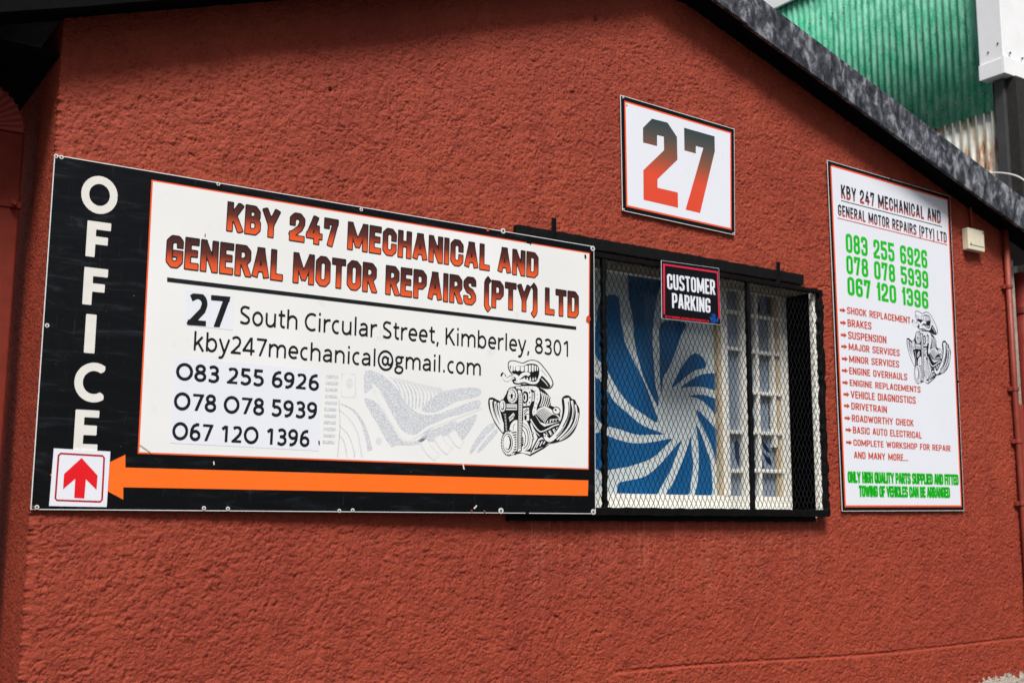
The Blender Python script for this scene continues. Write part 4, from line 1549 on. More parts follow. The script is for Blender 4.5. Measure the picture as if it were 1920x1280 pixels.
ENG.append(('k', ell(320, 540, 60, 86)))
ENG.append(('w', gear(320, 540, 54, 80, 20, .14)))
ENG.append(('k', ell(318, 540, 38, 60)))
ENG.append(('w', ell(314, 540, 33, 54)))
ENG.append(('k', ell(314, 545, 12, 26)))
for a in range(0, 360, 60):
    ENG.append(('k', ell(314 + 23 * math.cos(math.radians(a)), 540 + 40 * math.sin(math.radians(a)), 4, 6, 8)))
line_('k', [(252, 620), (262, 560), (280, 490)], 10)
Wt([(246, 624), (366, 628), (366, 684), (246, 684)], False)
line_('k', [(250, 640), (362, 643)], 6, False)
line_('k', [(250, 664), (362, 667)], 12, False)
ENG.append(('k', ell(224, 645, 38, 68)))
ENG.append(('w', ell(222, 645, 30, 58)))
ENG.append(('k', ell(222, 645, 18, 42)))
ENG.append(('w', ell(219, 640, 12, 34)))
K([(232, 716), (272, 716), (288, 900), (250, 905)], False)
for k in range(12):
    line_('w', [(240 + k * 1.2, 726 + k * 14.5), (256 + k * 1.2, 726 + k * 14.5)], 5, False)
Wt([(285, 760), (330, 712), (345, 730), (330, 770), (292, 800)], False)
for k in range(4):
    line_('k', [(290 + k * 12, 790 - k * 10), (300 + k * 12, 756 - k * 10)], 5, False)
ENG.append(('k', ell(285, 1012, 78, 130)))
Wt([(300, 896), (364, 890), (372, 1090), (330, 1128), (300, 1130)], False)
for k in range(9):
    line_('k', [(306 + k, 912 + k * 25), (362, 906 + k * 24)], 12, False)
ENG.append(('w', gear(278, 1016, 68, 122, 26, .12)))
ENG.append(('k', ell(274, 1014, 50, 96)))
ENG.append(('w', ell(273, 1014, 44, 88)))
ENG.append(('k', ell(276, 1012, 34, 72)))
ENG.append(('w', ell(270, 1010, 28, 64)))
line_('k', [(290, 968), (300, 1010), (290, 1056)], (6, 10))
K([(366, 470), (400, 478), (426, 520), (430, 560), (414, 1090), (345, 1132), (370, 1080), (372, 540)], False)
Wt([(374, 486), (398, 488), (418, 526), (420, 570), (406, 1084), (372, 1106), (382, 1060), (384, 540)], False)
for k in range(34):
    y = 520 + k * 16.5
    line_('k', [(387, y), (415 - k * .25, y)], 7, False)

exs = [p for _, P in ENG for p in P]
EX0, EX1 = min(p[0] for p in exs), max(p[0] for p in exs)
EY0, EY1 = min(p[1] for p in exs), max(p[1] for p in exs)


def engine(b, z, place, mats, parent=None, step=.00003, name='engine_emblem', label=None):
    """draws the emblem as stacked flat inks; place maps tracing coordinates to the board face"""
    m = MB()
    boxes = []
    for ink, P in ENG:
        Q = [place(*p) for p in P]
        if len(Q) < 3:
            continue
        m.m = 0 if ink == 'k' else 1
        bb = (min(q[0] for q in P), min(q[1] for q in P), max(q[0] for q in P), max(q[1] for q in P))
        lv = 1 + max([l for (l, c_b) in boxes if not (c_b[2] < bb[0] or c_b[0] > bb[2] or c_b[3] < bb[1] or c_b[1] > bb[3])] or [-1])
        boxes.append((lv, bb))
        zz = z + lv * step
        tri = tessellate_polygon([[Vector((a, c, 0)) for a, c in Q]])
        fs = []
        for i, j, k in tri:
            (x0, y0), (x1, y1), (x2, y2) = Q[i], Q[j], Q[k]
            ar = (x1 - x0) * (y2 - y0) - (x2 - x0) * (y1 - y0)
            fs.append((i, j, k) if ar > 0 else (i, k, j))
        m.add([(a, c, zz) for a, c in Q], fs)
    return m.build(name, mats, parent or b.root, label=label)


# ------------------------------------------------------------------ big office sign
S1 = Board('office_sign', 'long black and cream office sign with the workshop name and an orange arrow', 'sign',
           [(102, 290), (1114, 462), (1117, 963), (57, 955)], (-.014, -.068))
S1.board(M_SIGNB, M_ALU)
a, b_, c, d = (284, 337), (1106, 474), (1104, 879), (258, 849)
S1.poly('orange_border', [(284, 337), (1106, 474), (1104, 880), (258, 850)], M_ORB, .0004)
ins = S1.inset(.0055, [S1.loc(*p) for p in ((284, 337), (1106, 474), (1104, 880), (258, 850))])
S1.poly('cream_panel', ins, M_SIGNW, .0008, px=False)
# title in two lines: black outline, shaded face
for s, p0, p1, pt in (('KBY 247 MECHANICAL AND', (425, 432), (1008, 521), (427, 379)),
                      ('GENERAL MOTOR REPAIRS (PTY) LTD', (311, 499), (1084, 596), (314, 441))):
    S1.text(s, p0, p1, pt, 'block', M_INK, .0020, W=.56, t=.185, k=.11, gap=.105, level=.034, space=.75)
    S1.text(s, p0, p1, pt, 'block', M_TITLE, .0024, W=.56, t=.185, k=.11, gap=.105, level=-.002, space=.75)
S1.poly('rule', [(313, 520), (1080, 612), (1080, 618), (313, 528)], M_INK, .0020)
# patched house number and address
S1.poly('number_patch', [(348, 543), (438, 556), (436, 619), (346, 609)], M_STICK, .0014)
S1.text('27', (350, 609), (430, 615), (351, 549), 'sans', M_INK, .0020, t=.215, gap=-.02)
S1.text('South Circular Street, Kimberley, 8301', (447, 607), (1070, 669), (448, 572), 'sans', M_INK, .0020, t=.132, gap=.01, space=.85)
S1.text('kby247mechanical@gmail.com', (360, 656), (903, 704), (361, 622), 'sans', M_INK, .0020, t=.132, gap=.01)
S1.poly('phone_patch', [(327, 669), (602, 693), (597, 845), (318, 830)], M_STICK, .0014)
for s, p0, p1, pt in (('O83 255 6926', (328, 711), (598, 732), (329, 680)), ('O78 O78 5939', (324, 767), (595, 785), (325, 735)), ('O67 12O 1396', (321, 823), (580, 837), (322, 791))):
    # rounded digits, zeros drawn as wide rings
    S1.text(s, p0, p1, pt, 'sans', M_INK, .0020, t=.19, gap=.03, space=1.0)
# OFFICE, one letter under the other
for ch, x0, x1, y0, y1, yt in (('O', 150, 219, 396, 396, 325), ('F', 160, 205, 480, 487, 413), ('F', 154, 199, 570, 574, 500), ('I', 150, 183, 661, 660, 588), ('C', 137, 194, 752, 752, 677), ('E', 137, 182, 845, 843, 767)):
    v, tr, adv = glyph(ch, 'sans', .5, .235, .1, 0)
    ux = [p[0] for p in v]; uy = [p[1] for p in v]
    if ch == 'I':
        x0, x1 = 160, 178
        if True:
            x0, x1 = 157, 177
    lo, hi = (min(ux), max(ux))
    A, B, T = Vector(S1.loc(x0, y0)), Vector(S1.loc(x1, y0)), Vector(S1.loc(x0 + 3, yt))
    w_ = B[0] - A[0]
    h_ = T[1] - A[1]
    m = MB()
    mn, mxx = min(uy), max(uy)
    m.add([(A[0] + (p[0] - lo) / (hi - lo) * w_, A[1] + (p[1] - mn) / (mxx - mn) * h_, .0006) for p in v], tr)
    m.build('letter', M_LETTER, S1.root)
# orange arrow
S1.poly('orange_arrow', [(150, 893), (235, 852), (235, 876), (1103, 900), (1102, 929), (231, 913), (231, 936)], M_OR, .0008)
# pale enlarged drawing behind the text: big shapes of speckled grey
def p4(*p):
    return [(580 + x / 3.4286, 640 + y / 3.4286) for x, y in p]


for nm, mt, zz, P in (
        ('pale_drawing', M_FAINT, .0011, p4((205, 205), (290, 205), (300, 230), (300, 350), (290, 362), (205, 358))),
        ('pale_drawing', M_SIGNW, .00125, p4((215, 215), (284, 217), (292, 236), (290, 345), (282, 352), (213, 350))),
        ('pale_drawing', M_FAINT, .0013, p4(*ell(258, 270, 22, 34))),
        ('pale_drawing', M_SPECK, .0011, p4((360, 190), (470, 215), (560, 300), (620, 390), (700, 460), (800, 470), (950, 420), (1090, 375), (1080, 440), (960, 470), (860, 500), (760, 580), (690, 600), (610, 580), (540, 500), (440, 320), (400, 300), (355, 330))),
        ('pale_drawing', M_SPECK, .0011, p4((350, 370), (440, 400), (540, 560), (600, 640), (680, 640), (760, 600), (700, 660), (560, 665), (520, 670), (430, 520))),
        ('pale_drawing', M_SPECK, .0011, p4((700, 640), (760, 580), (860, 540), (930, 510), (960, 520), (1060, 470), (1075, 490), (1020, 590), (950, 660), (890, 600), (800, 640), (760, 640))),
        ('pale_drawing', M_SPECK, .0011, p4((720, 440), (770, 380), (840, 330), (960, 300), (1090, 300), (1090, 350), (960, 380), (880, 420), (800, 455))),
        ('pale_drawing', M_SPECK, .0011, p4((1180, 520), (1120, 560), (1050, 660), (1030, 720), (1060, 700), (1130, 610), (1190, 550))),
        ('pale_drawing', M_SPECK, .0011, p4((1200, 560), (1150, 610), (1080, 700), (1100, 706), (1180, 620), (1210, 580))),
        ('pale_drawing', M_SIGNW, .00145, p4((440, 300), (410, 310), (590, 620), (680, 620), (770, 560), (880, 520), (1090, 440), (1088, 432), (870, 500), (760, 545), (680, 600), (606, 590), (560, 520))),
        ('pale_drawing', M_SPECK, .0011, p4(*ribbon(catmull([(200, 400), (280, 440), (340, 520), (370, 610), (390, 700)], False), (6, 34)))),
        ('pale_drawing', M_FAINT, .0011, p4(*ribbon(catmull([(195, 440), (260, 500), (310, 590), (330, 700), (340, 745)], False), (8, 14)))),
        ('pale_drawing', M_SPECK, .0011, p4(*ribbon(catmull([(195, 545), (250, 600), (285, 700), (290, 745)], False), (5, 9)))),
        ('pale_drawing', M_SPECK, .0011, p4(*ribbon(catmull([(190, 600), (225, 650), (240, 745)], False), (5, 8)))),
        ('pale_drawing', M_SPECK, .0011, p4(*ribbon([(190, 380), (196, 560), (180, 740)], 6))),
        ('pale_drawing', M_FAINT, .0011, p4(*ell(445, 640, 20, 24)))):
    S1.poly(nm, catmull(P, n=3) if len(P) < 22 and mt is not M_FAINT else P, mt, zz)
m = MB()
for k in range(13):                     # rib lines of the pale drawing
    x = 520 + k * 26
    P = ribbon(catmull([(x, 225 + k * 6), (x + 40, 270 + k * 5), (x + 70 - k * 2, 350), (x + 74 - k * 4, 440 - k * 3)], False, 4), (4, 13 - k * .4))
    m.flat([[S1.loc(*q) for q in p4(*P)]], .00118)
for k in range(11):                     # belt teeth of the pale drawing
    x0, y0 = 108 - k * 2.2, 215 + k * 42
    m.flat([[S1.loc(*q) for q in p4((x0, y0), (x0 + 78, y0 + 4), (x0 + 76, y0 + 24), (x0 - 2, y0 + 20))]], .00118)
o = m.build('pale_drawing', M_SPECK, S1.root)
for k in range(3):                      # pale pipe ends
    P = ribbon(catmull([(730 + k * 90, 640 - k * 30), (770 + k * 90, 700 - k * 30), (820 + k * 80, 745 - k * 40)], False), (56, 60))
    S1.poly('pale_drawing', p4(*P), M_FAINT, .0012)
    S1.poly('pale_drawing', p4(*ribbon(catmull([(734 + k * 90, 644 - k * 30), (772 + k * 90, 704 - k * 30), (820 + k * 80, 745 - k * 40)], False), (48, 50))), M_SIGNW, .0016)


def on_s1(x, y):
    return S1.loc(900 + x / 5.3318, 640 + y / 5.3333)


engine(S1, .0020, on_s1, [M_INK, M_SIGNW], label='black ink drawing of an engine with an open mouth')
# scuffs, chips and marks
for P, mt in (([(1099, 594), (1104, 590), (1107, 598), (1103, 606), (1098, 602)], M_BRICKP), ([(911, 429), (916, 428), (916, 434), (912, 434)], M_BRICKP),
              ([(1095, 478), (1098, 477), (1099, 484), (1096, 485)], M_INK), ([(262, 832), (285, 849), (284, 850), (260, 834)], M_TAN),
              ([(399, 865), (401, 864), (402, 870), (400, 872)], M_LETTER),
              ([(866, 866), (868, 868), (871, 880), (868, 879)], M_LETTER),
              ([(887, 952), (893, 946), (894, 948), (889, 954)], M_LETTER), ([(355, 452), (356, 446), (357, 446), (357, 453)], M_INK),
              ([(383, 443), (384, 438), (385, 438), (385, 444)], M_INK), ([(596, 826), (599, 826), (599, 833), (597, 833)], M_INK),
              ([(94, 888), (98, 889), (98, 891), (94, 891)], M_OR)):
    S1.poly('scuff_mark', P, mt, .0029)
S1.screws([(105, 293), (115, 295), (409, 345), (677, 393), (88, 610), (382, 952), (427, 953), (661, 956), (69, 950), (636, 957), (1119, 706)], None, .0075, .001)
S1.screws([(943, 433), (1111, 466), (939, 957), (1112, 959)], None, .0125, .001)
S1.screws([(62, 950), (884, 957), (908, 958)], M_RUSTSCREW, .005, .001)

# ------------------------------------------------------------------ arrow sticker sign at its lower left corner
SA = Board('red_arrow_sign', 'small white sign with a red upward arrow stuck over the E of OFFICE', 'sign',
           [(101, 840), (207, 846), (200, 950), (92, 948)], (-.0195, -.024))
SA.board(M_STICK, M_STICK, .0025, lip=0)
SA.poly('red_border', [[(113, 848), (193, 852.5), (197, 858), (193, 937), (188, 942), (106, 939), (102, 934), (108, 853)], [(114, 851.5), (192, 856), (193.5, 859), (189.6, 936), (187, 938.4), (107, 935.6), (105.6, 933), (111.4, 854.5)]], M_REDD2, .0004)
SA.poly('red_arrow', [(153, 858), (183, 891), (181, 918), (161, 898), (158, 934), (139, 933), (141, 897), (118, 917), (120, 888)], M_REDP, .0004)

# ------------------------------------------------------------------ number sign
S2 = Board('number_sign', 'square white sign with a big 27 fading from slate to red', 'sign',
           [(1163, 178), (1377, 242), (1378, 441), (1167, 395)], (-.016, -.016))
S2.board(M_SIGNB2, M_ALU, .003)
P = S2.inset(.024)
S2.poly('red_border', P, M_ORB, .0004, px=False)
P2 = S2.inset(.0085, P)
S2.poly('white_panel', P2, M_PALE, .0008, px=False)
def q5(*p):
    return [(1130 + x / 4.2667, 160 + y / 4.2667) for x, y in p]


def digit(P, name):
    L = [S2.loc(*p) for p in P]
    lo, hi = S2.loc(1205, 380)[1], S2.loc(1215, 222)[1]
    tri = tessellate_polygon([[Vector((a, c, 0)) for a, c in L]])
    m = MB()
    n_ = S2
    ang = S2.corners
    sl = (ang[2][1] - ang[3][1]) / (ang[2][0] - ang[3][0])
    fs = []
    for i, j, k in tri:
        (x0, y0), (x1, y1), (x2, y2) = L[i], L[j], L[k]
        fs.append((i, j, k) if (x1 - x0) * (y2 - y0) - (x2 - x0) * (y1 - y0) > 0 else (i, k, j))
    m.add([(a, c, .0012) for a, c in L], fs, [(0, (c - sl * (a - L[0][0]) - lo) / (hi - lo)) for a, c in L])
    m.build(name, M_NUM, S2.root)


digit(q5((393, 268), (518, 300), (593, 414), (597, 596), (437, 752), (438, 820), (600, 858), (602, 980), (326, 916), (324, 680), (490, 520), (488, 412), (434, 399), (434, 487), (322, 458), (321, 342)), 'digit')
digit(q5((650, 340), (894, 410), (896, 528), (778, 1022), (662, 995), (804, 502), (744, 486), (744, 546), (653, 521)), 'digit')
S2.screws([(1168, 183), (1169, 393), (1375, 438)], None, .006, .001)
S2.screws([(1175, 198)], M_RUSTSCREW, .0035, .001)

# ------------------------------------------------------------------ customer parking sign on the cage
S3 = Board('parking_sign', 'small glossy black CUSTOMER PARKING sign hanging on the window cage', 'sign',
           [(1240, 488), (1348, 503), (1352, 609), (1241, 597)], (-.078, -.074))
S3.board(M_SIGNB2, M_STICK, .003, lip=.0012)
S3.poly('crimson_border', [(1243, 494), (1346, 509), (1350, 597), (1347.4, 597), (1344.0, 512), (1246.6, 497.6), (1246.6, 589), (1244, 589)], M_CRIM, .0006)
S3.text('CUSTOMER', (1251, 542), (1341, 553), (1251, 513), 'cond', M_STICK, .0012, W=.40, t=.145, k=.16, gap=.055)
S3.text('PARKING', (1260, 577), (1332, 587), (1260, 549), 'cond', M_STICK, .0012, W=.40, t=.145, k=.16, gap=.055)
S3.text('KBY 247 MECHANICAL AND GENERAL MOTOR REPAIRS (PTY) LTD', (1247, 595), (1329, 604.3), (1247, 591), 'cond', M_REDP, .0012, W=.5, t=.22, k=.12, gap=.1)


def on_s3(x, y):
    u, v = (x - EX0) / (EX1 - EX0), (y - EY0) / (EY1 - EY0)
    return S3.loc(1330 + u * 17, 586.5 + u * 2 + v * 19)


engine(S3, .0010, on_s3, [M_BLUEP, M_SIGNB2], step=.00003, label='tiny blue engine drawing')
S3.screws([(1243, 593), (1348, 604)], M_BLACK, .005, .001)

# ------------------------------------------------------------------ services sign
S4 = Board('services_sign', 'tall white sign listing car services in red under green phone numbers', 'sign',
           [(1551, 300), (1781, 368), (1808, 957), (1579, 958)], (-.016, -.016))
S4.board(M_SIGNB2, M_ALU, .003)
P = S4.inset(.022)
S4.poly('orange_border', P, M_ORB, .0004, px=False)
P2 = S4.inset(.010, P)
S4.poly('white_panel', P2, M_PALE, .0008, px=False)
for s, p0, p1, pt in (('KBY 247 MECHANICAL AND', (1577, 372), (1764, 420), (1577, 346)), ('GENERAL MOTOR REPAIRS (PTY) LTD', (1571, 404), (1775, 456), (1571, 383))):
    S4.text(s, p0, p1, pt, 'block', M_TITLE2, .0014, W=.52, t=.175, k=.12, gap=.11, space=.85)
S4.poly('rule', [(1577, 375.5), (1766, 424.5), (1766, 426), (1577, 377)], M_INK, .0014)
S4.poly('rule', [(1570, 408), (1776, 458.5), (1776, 460), (1570, 409.5)], M_BRICKP, .0014)
for s, p0, p1, pt in (('083 255 6926', (1586, 473), (1739, 504), (1586, 437)), ('078 078 5939', (1587, 513), (1741, 542), (1587, 478)), ('067 120 1396', (1589, 553), (1741, 580), (1589, 518))):
    S4.text(s, p0, p1, pt, 'cond', M_GREEN, .0014, W=.48, t=.175, k=.17, gap=.075, space=1.05)
LST = [('SHOCK REPLACEMENT', 1588, 588, 1707, 607, 575), ('BRAKES', 1589, 612, 1634, 618, 598), ('SUSPENSION', 1590, 635, 1662, 644, 621), ('MAJOR SERVICES', 1591, 656, 1687, 668, 643),
       ('MINOR SERVICES', 1592, 679, 1686, 689, 666), ('ENGINE OVERHAULS', 1592, 701, 1701, 713, 688), ('ENIGINE REPLACEMENTS', 1593, 723, 1726, 736, 711), ('VEHICLE DIAGNOSTICS', 1595, 746, 1717, 757, 732),
       ('DRIVETRAIN', 1596, 767, 1663, 774, 754), ('ROADWORTHY CHECK', 1597, 790, 1713, 799, 777), ('BASIC AUTO ELECTRICAL', 1599, 812, 1728, 822, 799), ('COMPLETE WORKSHOP FOR REPAIR', 1600, 835, 1782, 846, 823)]
for i, (s, x0, y0, x1, y1, yt) in enumerate(LST):
    S4.text(s, (x0, y0), (x1, y1), (x0, yt), 'cond', M_BRICKP, .0014, W=.54, t=.17, k=.16, gap=.085)
    ax, ay = x0 - 14, (y0 + yt) / 2 - .8
    S4.poly('bullet_arrow', [(ax, ay - 2.0), (ax + 6, ay - 1.2), (ax + 6, ay - 4.0), (ax + 11.5, ay + 1.6), (ax + 6, ay + 5.6), (ax + 6, ay + 3.2), (ax, ay + 2.6)], M_BRICKP, .0014)
S4.text('AND MANY MORE...', (1601, 859), (1702, 864), (1601, 846), 'cond', M_BRICKP, .0014, W=.54, t=.17, k=.16, gap=.085)
for s, p0, p1, pt in (('ONLY HIGH QUALITY PARTS SUPPLIED AND FITTED', (1590, 903.5), (1797, 908), (1590, 884)), ('TOWING OF VEHICLES CAN BE ARRANGED', (1611, 930), (1781, 932), (1611, 910.5))):
    S4.text(s, p0, p1, pt, 'cond', M_GREEN, .0014, W=.50, t=.15, k=.15, gap=.06, level=.07, space=.8)
    S4.text(s, p0, p1, pt, 'cond', M_GREEN2, .0018, W=.50, t=.15, k=.15, gap=.06, level=-.045, space=.8)


def on_s4(x, y):
    u, v = (x - EX0) / (EX1 - EX0), (y - EY0) / (EY1 - EY0)
    # corners of the drawing on this sign: (1697,582) (1783,601) (1784,725) (1703,712)
    X = 1697 + u * 84 + v * 6 - u * v * 4
    Y = 578 + u * 14 + v * 141 - u * v * 12
    return S4.loc(X, Y)


engine(S4, .0014, on_s4, [M_INK, M_PALE], label='black ink drawing of an engine with an open mouth')
S4.screws([(1557, 309), (1670, 336), (1584, 952), (1693, 953), (1805, 951), (1564, 512), (1797, 715)], M_BLACK, .006, .001)


# ------------------------------------------------------------------ junction box and its wire
jb = at(1829, 449, 1, -.05)
jx = root('junction_box', 'small cream plastic junction box with a wire up to the roof edge', 'junction box', (jb[0], 0, jb[2]))
a, b = at(1817, 466, 1, -.05), at(1845, 433, 1, -.05)
m = MB()
m.box((a[0] - jb[0], -.050, a[2] - jb[2] - .002), (b[0] - jb[0], -.004, b[2] - jb[2]))
m.build('box_body', M_BOX, jx, bevel=.005)
m = MB()
m.box((a[0] - jb[0] + .010, -.0535, a[2] - jb[2] + .028), (b[0] - jb[0] - .010, -.0500, b[2] - jb[2] - .010))
m.build('box_lid', M_BOX, jx, bevel=.003)
for sx_, sz_ in ((.018, .034), (b[0] - a[0] - .018, b[2] - a[2] - .018)):
    m = MB()
    m.tube([(a[0] - jb[0] + sx_, -.0555, a[2] - jb[2] + sz_), (a[0] - jb[0] + sx_, -.053, a[2] - jb[2] + sz_)], .0045, 8)
    m.build('lid_screw', M_DGREY, jx)
m = MB()
m.tube([(at(1822, 400, 1, -.02)[0] - jb[0], -.016, b[2] - jb[2] - .002), (at(1822, 400, 1, -.02)[0] - jb[0], -.016, b[2] - jb[2] + .018)], .012, 10)
m.build('cable_gland', M_DGREY, jx)
m = MB()
wx = at(1822, 400, 1, -.02)[0] - jb[0]
m.tube([(wx, -.014, b[2] - jb[2] - .01), (wx + .002, -.013, b[2] - jb[2] + .15), (wx, -.014, rake(jb[0]) - jb[2] + .01)], .0075, 10)
m.build('conduit', M_RED, jx, smooth=True)

# ------------------------------------------------------------------ red conduit on the right corner
cx = at(1893, 560, 1, -.03)[0]
rc = root('wall_conduit', 'thin brick red pipe clipped up the right corner of the painted wall', 'pipe', (cx, -.03, 0))
m = MB()
m.tube([(0, 0, .3), (.003, -.002, 1.4), (-.002, .001, 2.4), (0, 0, rake(cx) + .01)], .019, 14)
m.build('pipe', M_PIPER, rc, smooth=True)
for y in (538, 728, 826, 943):
    z = at(1893, y, 1, -.03)[2]
    m = MB()
    m.tube([(0, 0, z - .012), (0, 0, z + .012)], .024, 14)
    m.box((-.045, .006, z - .014), (-.020, .028, z + .014))
    m.build('pipe_clip', M_PIPER, rc, bevel=.002)

# ------------------------------------------------------------------ old plaster pier and dark red downpipe beyond the corner
p = root('plaster_pier', 'narrow flaking white plaster pier behind the red pipe at the right corner', 'pier', (6.765, .03, 0))
m = MB()
m.box((-.10, 0, 2.0), (at(1905, 560, 1, .03)[0] - 6.765, .15, 3.27))
m.build('pier_face', M_PLASTERW, p, bevel=.01)
m = MB()
m.box((-.10, -.006, 0), (at(1906, 560, 1, .03)[0] - 6.765, .15, 2.33))
m.build('pier_foot', M_RED, p, bevel=.01)
p = root('dark_downpipe', 'dark red round downpipe at the far right edge beyond the wall corner', 'downpipe', (at(1908, 560, 1, .07)[0] + .06, .07, 0))
m = MB()
m.tube([(0, 0, .1), (0, 0, 3.2)], .055, 18)
m.build('pipe', M_REDD, p, smooth=True)
for z in (1.3, 2.2, 2.95):
    m = MB()
    m.tube([(0, 0, z - .02), (0, 0, z + .02)], .062, 18)
    m.build('pipe_clip', M_REDD, p)

# ------------------------------------------------------------------ square downpipe on the side wall at the left
dp = root('square_downpipe', 'wide red square downpipe and ribbed elbow on the shaded side wall', 'downpipe', (.745, .32, 0))
A_, B_, zt_ = -.055, .052, 3.015
m = MB()
m.box((-.058, -.05, .1), (.052, .05, zt_))
o = m.build('pipe', M_PIPEB, dp, bevel=.008)
# elbow: crimped rings turning towards the gutter at the left
R0 = .13
vs, fs = [], []
nseg = 36
for i in range(nseg + 1):
    t = i / nseg
    a = t * math.radians(78)
    crimp = 1.0 + (.11 if i % 4 in (0,) else 0.0) - (.02 if i % 4 == 2 else 0)
    for (u, v) in ((-.055, -.05), (.055, -.05), (.055, .05), (-.055, .05)):
        rr = R0 + .052 * crimp * (1 if u > 0 else -1) * 1.0
        x = -R0 - .003 + rr * math.cos(a)
        z = zt_ + rr * math.sin(a)
        vs.append((x, v * crimp, z))
for i in range(nseg):
    for j in range(4):
        p_, q_ = i * 4 + j, i * 4 + (j + 1) % 4
        fs.append((p_, q_, q_ + 4, p_ + 4))
fs += [(3, 2, 1, 0), tuple(nseg * 4 + j for j in range(4))]
m = MB()
m.add(vs, fs)
m.build('elbow', M_RED, dp, bevel=.003)
m = MB()
m.box((-.52, -.048, zt_ + .11), (-.09, .048, zt_ + .205))
m.build('outlet', M_PIPEB, dp, bevel=.006)
zb_ = at(25, 384, 1, .27)[2]
m = MB()
m.box((-.064, -.056, zb_ - .012), (.058, .056, zb_ + .012))
m.box((.016, -.072, zb_ - .014), (.036, -.05, zb_ + .014))
m.build('pipe_bracket', M_PIPEB, dp, bevel=.003)
m = MB()
m.tube([(.026, -.086, zb_), (.026, -.060, zb_)], .008, 8)
m.build('bracket_bolt', M_PIPEB, dp)

# ------------------------------------------------------------------ green corrugated neighbour
NX_ = 9.0
nb = root('corrugated_building', 'tall neighbouring building clad in weathered green corrugated sheets above rusty zinc', 'building', (NX_, 1.5, 0))


def nbp(px, py, x=NX_):
    w = at(px, py, 0, x)
    return w[1] - 1.5, w[2]


def corrugated(name, y0, y1, z0, z1, x, mat, pitch=.076, amp=.011, phase=0.0, z0b=None):
    vs, fs = [], []
    k = max(8, int((y1 - y0) / pitch * 10))
    for i in range(k + 1):
        y = y0 + (y1 - y0) * i / k
        xx = x - amp * math.cos(2 * math.pi * (y / pitch) + phase)
        zz0 = z0 if z0b is None else z0 + (z0b - z0) * i / k
        vs += [(xx, y, zz0), (xx, y, z1)]
    for i in range(k):
        fs.append((i * 2, i * 2 + 1, i * 2 + 3, i * 2 + 2))
    m = MB()
    m.add(vs, fs)
    o = m.build(name, mat, nb, smooth=True)
    s = o.modifiers.new('thick', 'SOLIDIFY')
    s.thickness = .0012
    return o


yb, zgb = nbp(1862, 206)
ye = nbp(1864, 206)[0]
yov = nbp(1700, 100)[0]
zl = nbp(1770, 233)[1]
ztop = nbp(1455, 14)[1]
ys_ = [ye, yov, yov + .762, yov + 1.52, yov + 2.3, yov + 3.0, yov + 3.8]
for i in range(len(ys_) - 1):
    corrugated('green_sheet', ys_[i], ys_[i + 1] + .05, zgb - .01 + .02 * (i % 2), ztop, -.012 - .004 * (i % 2), M_GSHEET, phase=.4 * i)
for i in range(5):
    corrugated('zinc_sheet', ye - .005 + i * .76, ye + .8 + i * .76, 2.4, zgb + .3, .03 + .003 * (i % 2), M_ZSHEET, phase=.9 * i + 2.4, pitch=.08, amp=.013)
m = MB()
m.box((.06, ye + .02, 0), (.2, 8, ztop - .01))
m.build('inner_wall', M_DGREY, nb)
m = MB()
m.box((-.04, ye - .0, 0), (.05, 8, 2.4))
m.build('base_wall', M_DTEX, nb)
# rows of roofing screws
lib = None
for zc in (zgb + .16, zgb + .95, zgb + 1.55):
    for k in range(26):
        y = ye + .06 + k * .152
        if lib is None:
            mm = MB()
            mm.tube([(-.030, 0, 0), (-.018, 0, 0)], [.007, .010], 8)
            lib = mm.build('sheet_screw', M_RUSTSCREW, nb)
            c_s = lib
        else:
            c_s = copy_of(lib, nb)
        c_s.location = (0, y, zc)
# verge flashing along the top
m = MB()
m.box((-.06, ye, ztop - .04), (-.03, 8, ztop + .22))
m.box((-.06, ye, ztop + .19), (.3, 8, ztop + .23))
m.build('top_flashing', M_WMETAL, nb, bevel=.004)
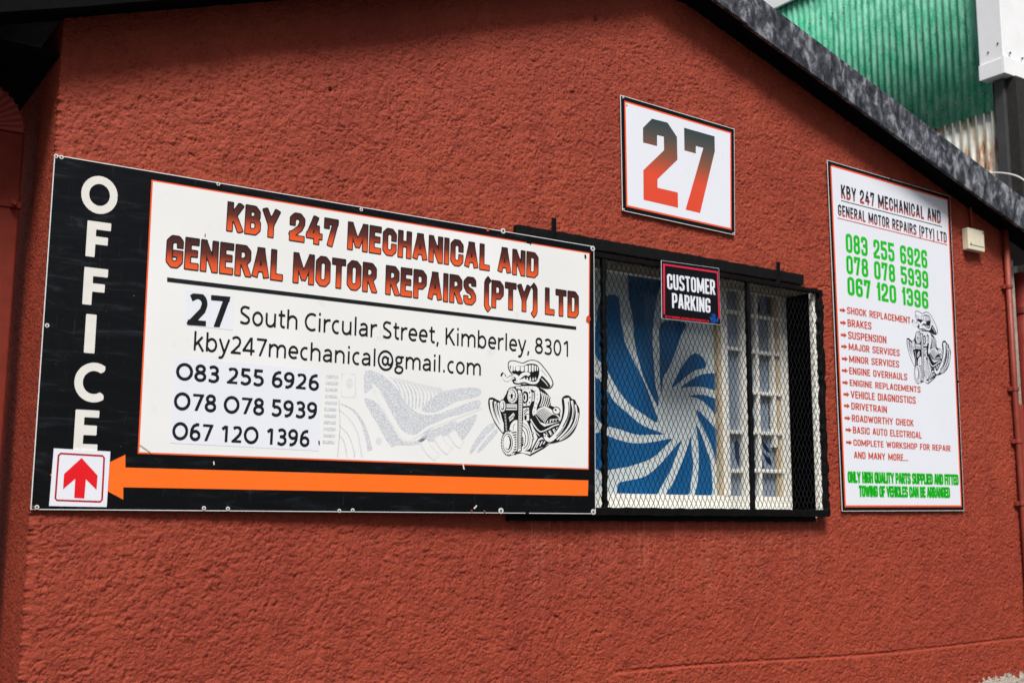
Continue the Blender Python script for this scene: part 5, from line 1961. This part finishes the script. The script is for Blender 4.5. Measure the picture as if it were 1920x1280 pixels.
# white boxed gutter head
cy_, cz_ = nbp(1883, 136, NX_ - .11)
ly_, lz_ = nbp(1838, 151, NX_ - .11)
m = MB()
m.box((-.11, cy_, cz_ - .005), (1.6, ly_, cz_ + 1.8))
m.build('gutter_box', M_WMETAL, nb, bevel=.006)
fz = nbp(1883, 104, NX_ - .11)[1]
m = MB()
m.box((-.122, cy_ - .012, cz_ - .008), (1.6, cy_ - .0, fz))
m.box((-.122, cy_ - .0, cz_ - .008), (-.111, ly_ + .002, fz - .02))
m.build('gutter_flange', M_WMETAL, nb, bevel=.003)
for (px, py) in ((1871, 82), (1853, 99)):
    y_, z_ = nbp(px, py, NX_ - .11)
    m = MB()
    m.tube([(-.116, y_, z_), (-.108, y_, z_)], .009, 8)
    m.build('rivet', M_RUSTSCREW, nb)
for (px, py) in ((1894, 100), (1917, 110)):
    w = at(px, py, 1, 1.5 + cy_ - .014)
    m = MB()
    m.tube([(w[0] - NX_, cy_ - .019, w[2]), (w[0] - NX_, cy_ - .010, w[2])], .010, 8)
    m.build('rivet', M_BLACK, nb)
# steel post and tarred corner under the box
pa, pb = nbp(1870, 250, NX_ - .02)[0], nbp(1888, 250, NX_ - .02)[0]
m = MB()
m.box((-.03, pb, 0), (.06, pa, cz_ - .01))
m.build('steel_post', M_DGREY, nb, bevel=.004)
pc = nbp(1911, 250, NX_ + .01)[0]
m = MB()
m.box((.01, pc, 0), (.30, pb - .002, cz_ - .01))
m.build('tarred_corner', M_DTEX, nb)
m = MB()
m.box((.035, pc + .03, 0), (3.2, pc + .25, cz_ - .01))
m.build('red_end_wall', M_NRED, nb)

# ------------------------------------------------------------------ loose white cable over the roof edge
pts = [(1846, 326, 7.6), (1868, 324, 7.6), (1890, 326, 7.6), (1908, 331, 7.6), (1925, 342, 7.6), (1950, 368, 7.6)]
w3 = [at(a, b, 0, c) for a, b, c in pts]
cb = root('white_cable', 'thin white cable arching over the black fascia at the right edge', 'cable', tuple(w3[0]))
m = MB()
m.tube([w - w3[0] for w in [Vector(q) for q in catmull([tuple(w) for w in w3], False, 5)]], .006, 8)
m.build('cable_run', M_WHITEPVC, cb, smooth=True)
